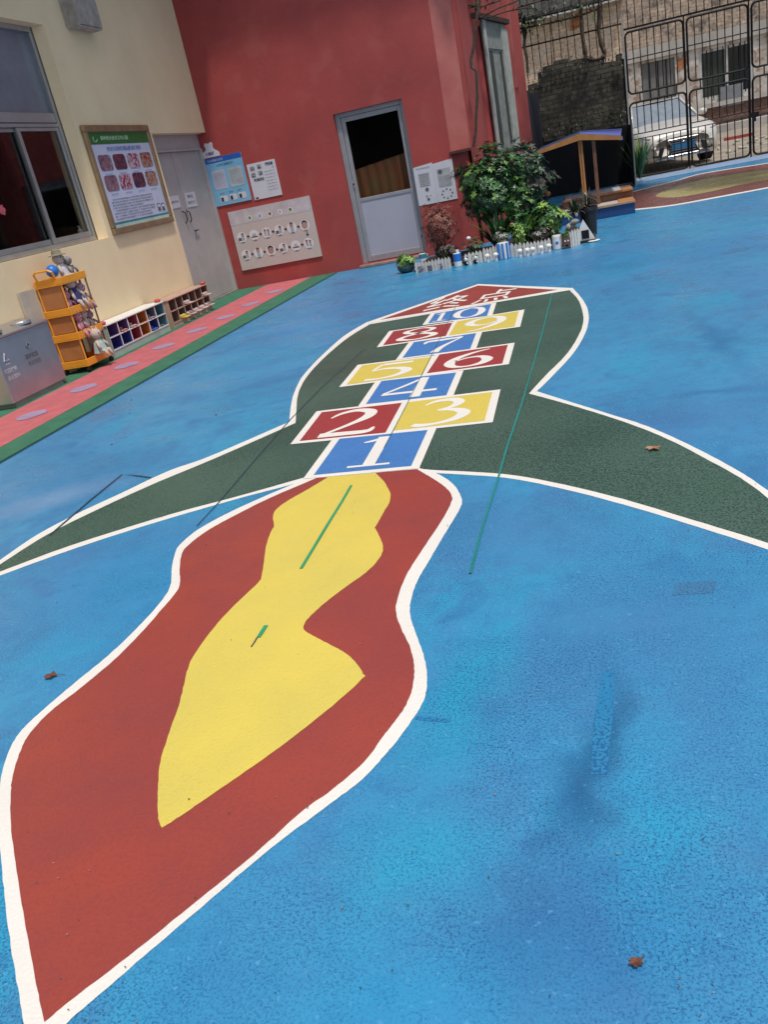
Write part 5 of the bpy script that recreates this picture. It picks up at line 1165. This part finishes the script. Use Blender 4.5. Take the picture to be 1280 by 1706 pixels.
b = MB(); [b.ball((p[0]+s_*.018, p[1]-.002, .09), (.011, .004, .011), WHITE, 8, 6) for s_ in (-1, 1)]; b.ball((p[0], p[1]-.002, .04), (.018, .004, .014), BLACK, 8, 6); b.build('painted_face', parent=fb)
whorl_bush('small_green_sprout', 'tiny green sprouts growing in the brown face pot', (p[0], p[1]+.04, .17), (.05, .04, .03), 20, [L_MD], .04, .015, 5, base=.13, stem=False)
p = fpt(978, 404); fs_ = thing('white_planter_chair', 'small white planter shaped like a leaning chair with a dark opening', 'planter', (p[0], p[1]+.05, 0))
b = MB(); b.slab([(p[0]-.10, p[1], 0), (p[0]+.10, p[1], .0), (p[0]+.11, p[1], .03), (p[0]-.02, p[1], .28), (p[0]-.10, p[1], .12)], (0, .03, 0), WHITE); b.build('frame', parent=fs_)
b = MB(); b.box((p[0]-.05, p[1]-.008, .05), (p[0]+.04, p[1]-.001, .15), BLACK); b.build('dark_opening', parent=fs_)
b = MB(); b.lathe((p[0]+.09, p[1]-.01, 0), [(.06, 0), (.08, .012), (.05, .02)], WHITE, 14); b.build('dish', parent=fs_)
b = MB(); p = WY(955, 388, 11.15)
for k in range(7): b.ball((p[0]+random.uniform(-.08, .08), p[1]+random.uniform(-.03, .05), .2+random.uniform(0, .07)), (random.uniform(.03, .055), .04, random.uniform(.025, .04)), mat('pale_stone', (.33, .32, .28), rough=.9, var=.25), 8, 6)
b.box((p[0]-.09, p[1]-.03, 0), (p[0]+.09, p[1]+.06, .19), mat('stone_box', (.2, .19, .17), rough=.9)); tag(b.build('stone_heap'), 'box heaped with pale stones behind the tall pickets', 'stones')
b = MB(); b.box((-2.3, 10.95, .0), (.05, 12.2, .03), M_SOIL); tag(b.build('planting_bed'), kind='structure')

# ================================================================== LEFT SIDE FURNITURE
# steel bins
bn_ = thing('recycling_bin', 'wide stainless steel double waste bin with sorting symbols against the cream wall', 'waste bin', (-5.28, 6.62, 0))
bx0, bx1, by0, by1, bz0, bz1 = -5.42, -5.14, 6.18, 7.04, .05, .62
b = MB(); b.box((bx0, by0, bz0), (bx1, by1, bz1), STEEL); b.build('body', parent=bn_, bevel=.012, seg=3)
b = MB(); b.slab([(bx0-.0, by0-.012, bz1+.001), (bx1+.012, by0-.012, bz1+.001), (bx1+.012, by0-.012, bz1+.02), (bx0, by0-.012, bz1+.075)], (0, by1-by0+.024, 0), STEEL); b.build('lid', parent=bn_, bevel=.006)
for yy in (6.38, 6.82):
    b = MB(); b.lathe((-5.27, yy, bz1+.04), [(.10, 0), (.10, .02), (.09, .03), (.06, .032)], STEEL, 20); b.build('ash_dish', parent=bn_)
b = MB(); b.box((bx0+.02, by0+.05, 0), (bx1-.02, by1-.05, .049), mat('grey_plinth', (.30, .29, .27), rough=.9)); b.build('plinth', parent=bn_)
bt = MB(); Qb = [(bx1+.001, by0, bz0), (bx1+.001, by1, bz0), (bx1+.001, by1, bz1), (bx1+.001, by0, bz1)]
BW_ = mat('pale_print', (.62, .62, .68), rough=.5); BK_ = mat('dark_print', (.16, .16, .18), rough=.5)
def tri(c_, s_, m_):
    P = [bil(off(Qb, .002), c_[0]+s_*.62*math.cos(a), c_[1]+s_*math.sin(a)) for a in (R(90), R(210), R(330))]
    bt.tube(P+[P[0]], .005, m_, 4)
tri((.13, .70), .075, BW_); rect(bt, Qb, .09, .60, .17, .612, BW_, .001); put_text(bt, '可回收物', tq(Qb, .03, .47, .24, .545, .002), BW_, .02); put_text(bt, '废纸塑料', tq(Qb, .05, .36, .26, .43, .002), BW_)
bt.tube([bil(off(Qb, .003), .53+.026*math.cos(a)*(1 if math.sin(a) < 0 else max(.15, 1-math.sin(a))), .76+.05*math.sin(a)) for a in [R(k*30) for k in range(12)]], .005, BK_, 4, closed=True)
put_text(bt, '其他垃圾', tq(Qb, .43, .55, .66, .635, .002), BK_, .03); put_text(bt, '果皮剩饭', tq(Qb, .44, .44, .67, .515, .002), BK_)
bt.build('printed_symbols', parent=bn_)
b = MB(); b.box((-5.42, 7.12, .5), (-5.40, 7.36, .92), mat('pale_plastic_panel', (.52, .48, .40), rough=.5)); tag(b.build('storage_panel'), 'flat pale plastic panel leaning on the wall between bin and orange trolley', 'panel')

# orange trolley
tr = thing('toy_trolley', 'four tier orange trolley full of soft toys against the cream wall', 'trolley', (-5.25, 7.64, 0))
tx0, tx1, ty0, ty1 = -5.41, -5.10, 7.40, 7.87
def trayb(z, h=.07):
    b = MB(); b.box((tx0, ty0, z), (tx1, ty1, z+.012)); 
    b.box((tx0, ty0, z+.012), (tx0+.012, ty1, z+h)); b.box((tx1-.012, ty0, z+.012), (tx1, ty1, z+h)); b.box((tx0+.012, ty0, z+.012), (tx1-.012, ty0+.012, z+h)); b.box((tx0+.012, ty1-.012, z+.012), (tx1-.012, ty1, z+h))
    b.build('tray', ORANGE, tr, bevel=.004)
ZT = (.07, .35, .60, .90)
for z in ZT: trayb(z, .075)
for i in range(3):
    b = MB(); b.box((tx0+.02, ty0+.02, ZT[i]+.08), (tx1-.04, ty0+.028, ZT[i+1]-.003), ORANGED); b.build('end_panel', parent=tr)
for (x, y) in ((tx0+.015, ty1-.015), (tx1-.015, ty1-.015), (tx1-.015, ty0+.015), (tx0+.015, ty0+.015)):
    b = MB(); b.tube([(x, y, .08), (x, y, .93)], .009, M_BR if y > 7.6 else ORANGE, 8); b.build('post', parent=tr)
    b = MB(); b.tube([(x-.012, y, .032), (x+.012, y, .032)], .03, BLACK, 12); b.tube([(x, y, .05), (x, y, .07)], .01, BLACK, 6); b.build('caster', parent=tr)
b = MB(); b.tube([(tx0+.05, ty0+.006, .97), (tx0+.05, ty0-.02, 1.04), (tx0+.08, ty0-.03, 1.06), (tx1-.08, ty0-.03, 1.06), (tx1-.05, ty0-.02, 1.04), (tx1-.05, ty0+.006, .97)], .011, ORANGE, 8); b.build('handle', parent=tr)
def toy(name, label, p, s_, fur, dress=None, hat=None, ears=False, lean=0, cat='soft toy'):
    x, y, z = p; b = MB(); s_ *= 1.18
    t_ = thing(name, label, cat, p)
    b.ball((x, y, z+.30*s_), (.14*s_, .16*s_, .22*s_), fur, 10, 8)
    hx, hz = x+lean*s_*.1, z+.66*s_
    b.ball((hx, y, hz), (.18*s_, .19*s_, .18*s_), fur, 12, 8)
    for q_ in (-1, 1):
        b.tube([(x+.06*s_, y+q_*.08*s_, z+.14*s_), (x+.24*s_, y+q_*.12*s_, z+.10*s_), (x+.32*s_, y+q_*.13*s_, z-.10*s_)], [.07*s_, .06*s_, .05*s_], fur, 7)
        b.tube([(x+.03*s_, y+q_*.13*s_, z+.44*s_), (x+.14*s_, y+q_*.24*s_, z+.30*s_), (x+.18*s_, y+q_*.24*s_, z+.18*s_)], [.055*s_, .05*s_, .045*s_], fur, 7)
        if ears: b.ball((hx, y+q_*.13*s_, hz+.2*s_), (.04*s_, .06*s_, .12*s_), fur, 8, 6)
    b.build('body', parent=t_, smooth=True)
    b = MB()
    for q_ in (-1, 1): b.ball((hx+.165*s_, y+q_*.07*s_, hz+.03*s_), .02*s_, BLACK, 6, 5)
    b.ball((hx+.18*s_, y, hz-.04*s_), .022*s_, M_BR, 6, 5); b.build('face', parent=t_)
    if dress: b = MB(); b.lathe((x, y, z+.06*s_), [(.25*s_, 0), (.22*s_, .1*s_), (.17*s_, .3*s_), (.10*s_, .44*s_)], dress, 12); b.build('dress', parent=t_)
    if hat: b = MB(); b.lathe((hx, y, hz+.10*s_), [(.28*s_, 0), (.28*s_, .02*s_), (.16*s_, .04*s_), (.14*s_, .16*s_), (.05*s_, .19*s_)], hat, 14); b.build('hat', parent=t_)
F1 = mat('cream_plush', (.55, .46, .40), rough=.95, var=.1, vs=40); F2 = mat('pink_plush', (.55, .26, .30), rough=.95, var=.1, vs=40); F3 = mat('grey_plush', (.28, .26, .27), rough=.95, vs=40); F4 = mat('navy_cloth', (.04, .04, .16), rough=.9); F5 = mat('mauve_plush', (.40, .25, .30), rough=.95, vs=40); F6 = mat('mint_cloth', (.40, .55, .50), rough=.9); F7 = mat('khaki_hat', (.28, .25, .17), rough=.9)
TX = -5.22
toy('soft_doll', 'pale doll in a khaki hat on the top tray of the orange trolley', (TX, 7.66, .93), .27, F1, mat('white_cloth', (.62, .60, .62), rough=.9), F7)
toy('soft_bear', 'grey plush bear at the right end of the top tray', (TX, 7.80, .93), .22, F3)
b = MB(); b.ball((TX, 7.50, 1.04), .062, BLUEP, 16, 12); tag(b.build('blue_ball', smooth=True), 'shiny blue ball on the top tray beside the handle', 'ball')
toy('soft_doll', 'cream doll in a navy dress on the second tray of the orange trolley', (TX+.04, 7.66, .66), .30, F1, F4)
toy('soft_rabbit', 'pink plush rabbit at the left of the second tray', (TX+.04, 7.53, .63), .20, F2, None, None, True)
toy('soft_rabbit', 'mauve plush rabbit hanging over the right of the second tray', (TX+.05, 7.79, .62), .25, F5, None, None, True)
toy('soft_bear', 'pink plush bear at the left of the third tray', (TX+.06, 7.56, .37), .25, F2)
toy('soft_bear', 'cream plush bear sitting at the middle of the third tray', (TX+.04, 7.70, .37), .25, F1)
toy('soft_rabbit', 'pale mauve plush rabbit at the right of the third tray', (TX+.04, 7.81, .37), .21, F5, None, None, True)
toy('soft_doll', 'thin doll in mint clothes leaning on the front of the bottom tray', (TX+.17, 7.62, .14), .27, F1, F6)
b = MB(); b.lathe((TX+.02, 7.76, .083), [(.045, 0), (.05, .02), (.045, .10), (.03, .13), (.025, .15)], mat('red_pink_plastic', (.55, .05, .10), rough=.4), 16); b.ball((TX+.02, 7.76, .245), .026, F1, 10, 8)
tag(b.build('red_bottle', smooth=True), 'red bottle shaped toy at the right of the bottom tray', 'toy')
b = MB(); b.lathe((TX, 7.48, .363), [(.03, 0), (.04, .03), (.035, .06)], F3, 12); tag(b.build('grey_cup'), 'small grey cup at the left end of the third tray', 'cup')

# cubby shelves
def cubby(name, label, x0, x1, y0, y1, h, base, ncol, frame_m, side_m, cols, cat='shelf'):
    t_ = thing(name, label, cat, ((x0+x1)/2, (y0+y1)/2, 0)); th = .012
    b = MB(); b.box((x0, y0, 0), (x1, y0+th, h), side_m); b.build('side_panel', parent=t_)
    b = MB(); b.box((x0, y1-th, 0), (x1, y1, h), side_m); b.build('side_panel', parent=t_)
    b = MB(); b.box((x0, y0-.01, h), (x1+.008, y1+.01, h+.014), frame_m); b.build('top_board', parent=t_, bevel=.003)
    b = MB(); b.box((x0, y0+th, .005), (x1-.004, y1-th, base), side_m); b.build('plinth', parent=t_)
    cw = (y1-y0-2*th)/ncol; ch = (h-base)/2
    b = MB()
    for i in range(1, ncol): b.box((x0+.02, y0+th+i*cw-.006, base+th), (x1, y0+th+i*cw+.006, h-.001), frame_m)
    b.build('dividers', parent=t_)
    b = MB(); b.box((x0+.021, y0+th, base), (x1+.002, y1-th, base+th-.001), frame_m); b.box((x0+.021, y0+th, base+ch), (x1+.002, y1-th, base+ch+th), frame_m); b.build('shelf_board', parent=t_)
    for i in range(ncol):
        for r_ in range(2):
            yA_ = y0+th+i*cw+(.0065 if i else .001); yB_ = y0+th+(i+1)*cw-(.0065 if i < ncol-1 else .001); zA_ = base+r_*ch+th+.001; zB_ = base+(r_+1)*ch-.002
            c_ = MB(); m_ = cols[(i, r_)] if (i, r_) in cols else cols[i]; X = x1-.006
            P = [(x0+.025, yA_, zA_), (x0+.025, yB_, zA_), (x0+.025, yB_, zB_), (x0+.025, yA_, zB_), (X, yA_, zA_), (X, yB_, zA_), (X, yB_, zB_), (X, yA_, zB_)]
            c_.add(P, [(0, 1, 2, 3), (0, 4, 5, 1), (1, 5, 6, 2), (2, 6, 7, 3), (3, 7, 4, 0)], m_); c_.build('cubby_lining', parent=t_)
    return t_, cw, ch, th
CM = {k: mat('lining_'+k, c_, rough=.6) for k, c_ in dict(purple=(.13, .07, .24), indigo=(.05, .06, .32), red=(.40, .05, .08), orange=(.55, .18, .04), slate=(.16, .16, .20), navy=(.03, .06, .25), teal=(.12, .27, .33)).items()}
cl = {0: CM['purple'], 1: CM['purple'], (0, 0): CM['indigo'], (1, 0): CM['indigo'], 2: CM['red'], 3: CM['orange'], 4: CM['slate'], (4, 0): CM['navy'], 5: CM['teal'], (2, 0): CM['red'], (3, 0): CM['orange']}
M_MINT = mat('mint_board', (.40, .50, .44), rough=.5, var=.05); 
for k in range(6):
    for r_ in range(2): cl.setdefault((k, r_), cl[k])
sA, cwA, chA, thA = cubby('cubby_shelf', 'low white cubby shelf with purple red orange and teal compartments', -5.42, -5.15, 8.0, 9.36, .36, .085, 6, WHITE, M_MINT, cl)
WD = mat('pink_beige_wood', (.50, .33, .26), rough=.6, var=.1, vs=10); WDD = mat('brown_lining', (.22, .13, .10), rough=.7, var=.15)
sB, cwB, chB, thB = cubby('cubby_shelf', 'low beige wooden cubby shelf holding pale slippers near the grey door', -5.42, -5.17, 9.52, 10.72, .345, .06, 6, WD, WD, {k: WDD for k in range(6)} | {(1, 0): mat('grey_lining', (.12, .13, .14), rough=.7)})
def slip(y, z, x, m_, label, name='slipper', s_=1.0):
    b = MB(); 
    for q_ in (-1, 1):
        b.ball((x, y+q_*.035*s_, z+.012), (.085*s_, .028*s_, .010), m_, 10, 6); b.ball((x-.03*s_, y+q_*.035*s_, z+.03), (.045*s_, .03*s_, .022), m_, 10, 6)
    tag(b.build(name, smooth=True), label, 'slippers')
def cc(y0, cw, i): return y0+.012+cw*(i+.5)
M_PS = mat('pale_pink_slipper', (.55, .42, .40), rough=.8); M_YS = mat('yellow_slipper', (.62, .45, .05), rough=.7); M_CS = mat('coral_slipper', (.55, .20, .14), rough=.7)
slip(cc(8, cwA, 1), .085+chA+.013, -5.21, M_CS, 'coral slippers in the upper purple compartment second from the left')
slip(cc(8, cwA, 2), .085+chA+.013, -5.21, M_PS, 'pale slippers in the upper red compartment')
slip(cc(8, cwA, 4), .085+chA+.013, -5.21, mat('mauve_slipper', (.30, .24, .30), rough=.8), 'mauve slippers in the upper slate compartment')
slip(cc(8, cwA, 4), .099, -5.21, mat('blue_slipper', (.05, .12, .45), rough=.7), 'blue slippers in the lower navy compartment')
slip(cc(8, cwA, 5), .099, -5.23, mat('grey_slipper', (.25, .30, .32), rough=.7), 'grey slippers in the lower teal compartment', s_=.8)
for i, r_, m_, lab in ((1, 0, M_YS, 'yellow slippers sticking out of the lower wooden shelf'), (2, 0, M_PS, 'pale slippers in the lower wooden row right of the yellow ones'), (3, 0, M_PS, 'pale slippers in the middle of the lower wooden row'), (4, 0, M_PS, 'pale slippers fourth along the lower wooden row'), (5, 0, M_PS, 'pale slippers at the right end of the lower wooden row'), (5, 1, M_PS, 'pale slippers at the right end of the upper wooden row'), (2, 1, M_PS, 'pale slippers in the upper wooden row near the middle')):
    slip(cc(9.52, cwB, i), .06+r_*chB+.014, -5.16, m_, lab)
for (x, y, z, lab) in ((-5.2, 8.03, .374, 'red knob at the left corner of the white cubby shelf'), (-5.2, 9.33, .374, 'red knob at the right corner of the white cubby shelf'), (-5.2, 10.68, .359, 'red knob at the right corner of the wooden shelf')):
    b = MB(); b.ball((x, y, z+.02), (.04, .04, .024), mat('red_knob', (.55, .08, .07), rough=.5), 12, 8); b.box((x-.02, y-.02, z-.001), (x+.02, y+.02, z+.006), MATS['red_knob']); tag(b.build('corner_knob', smooth=True), lab, 'knob')
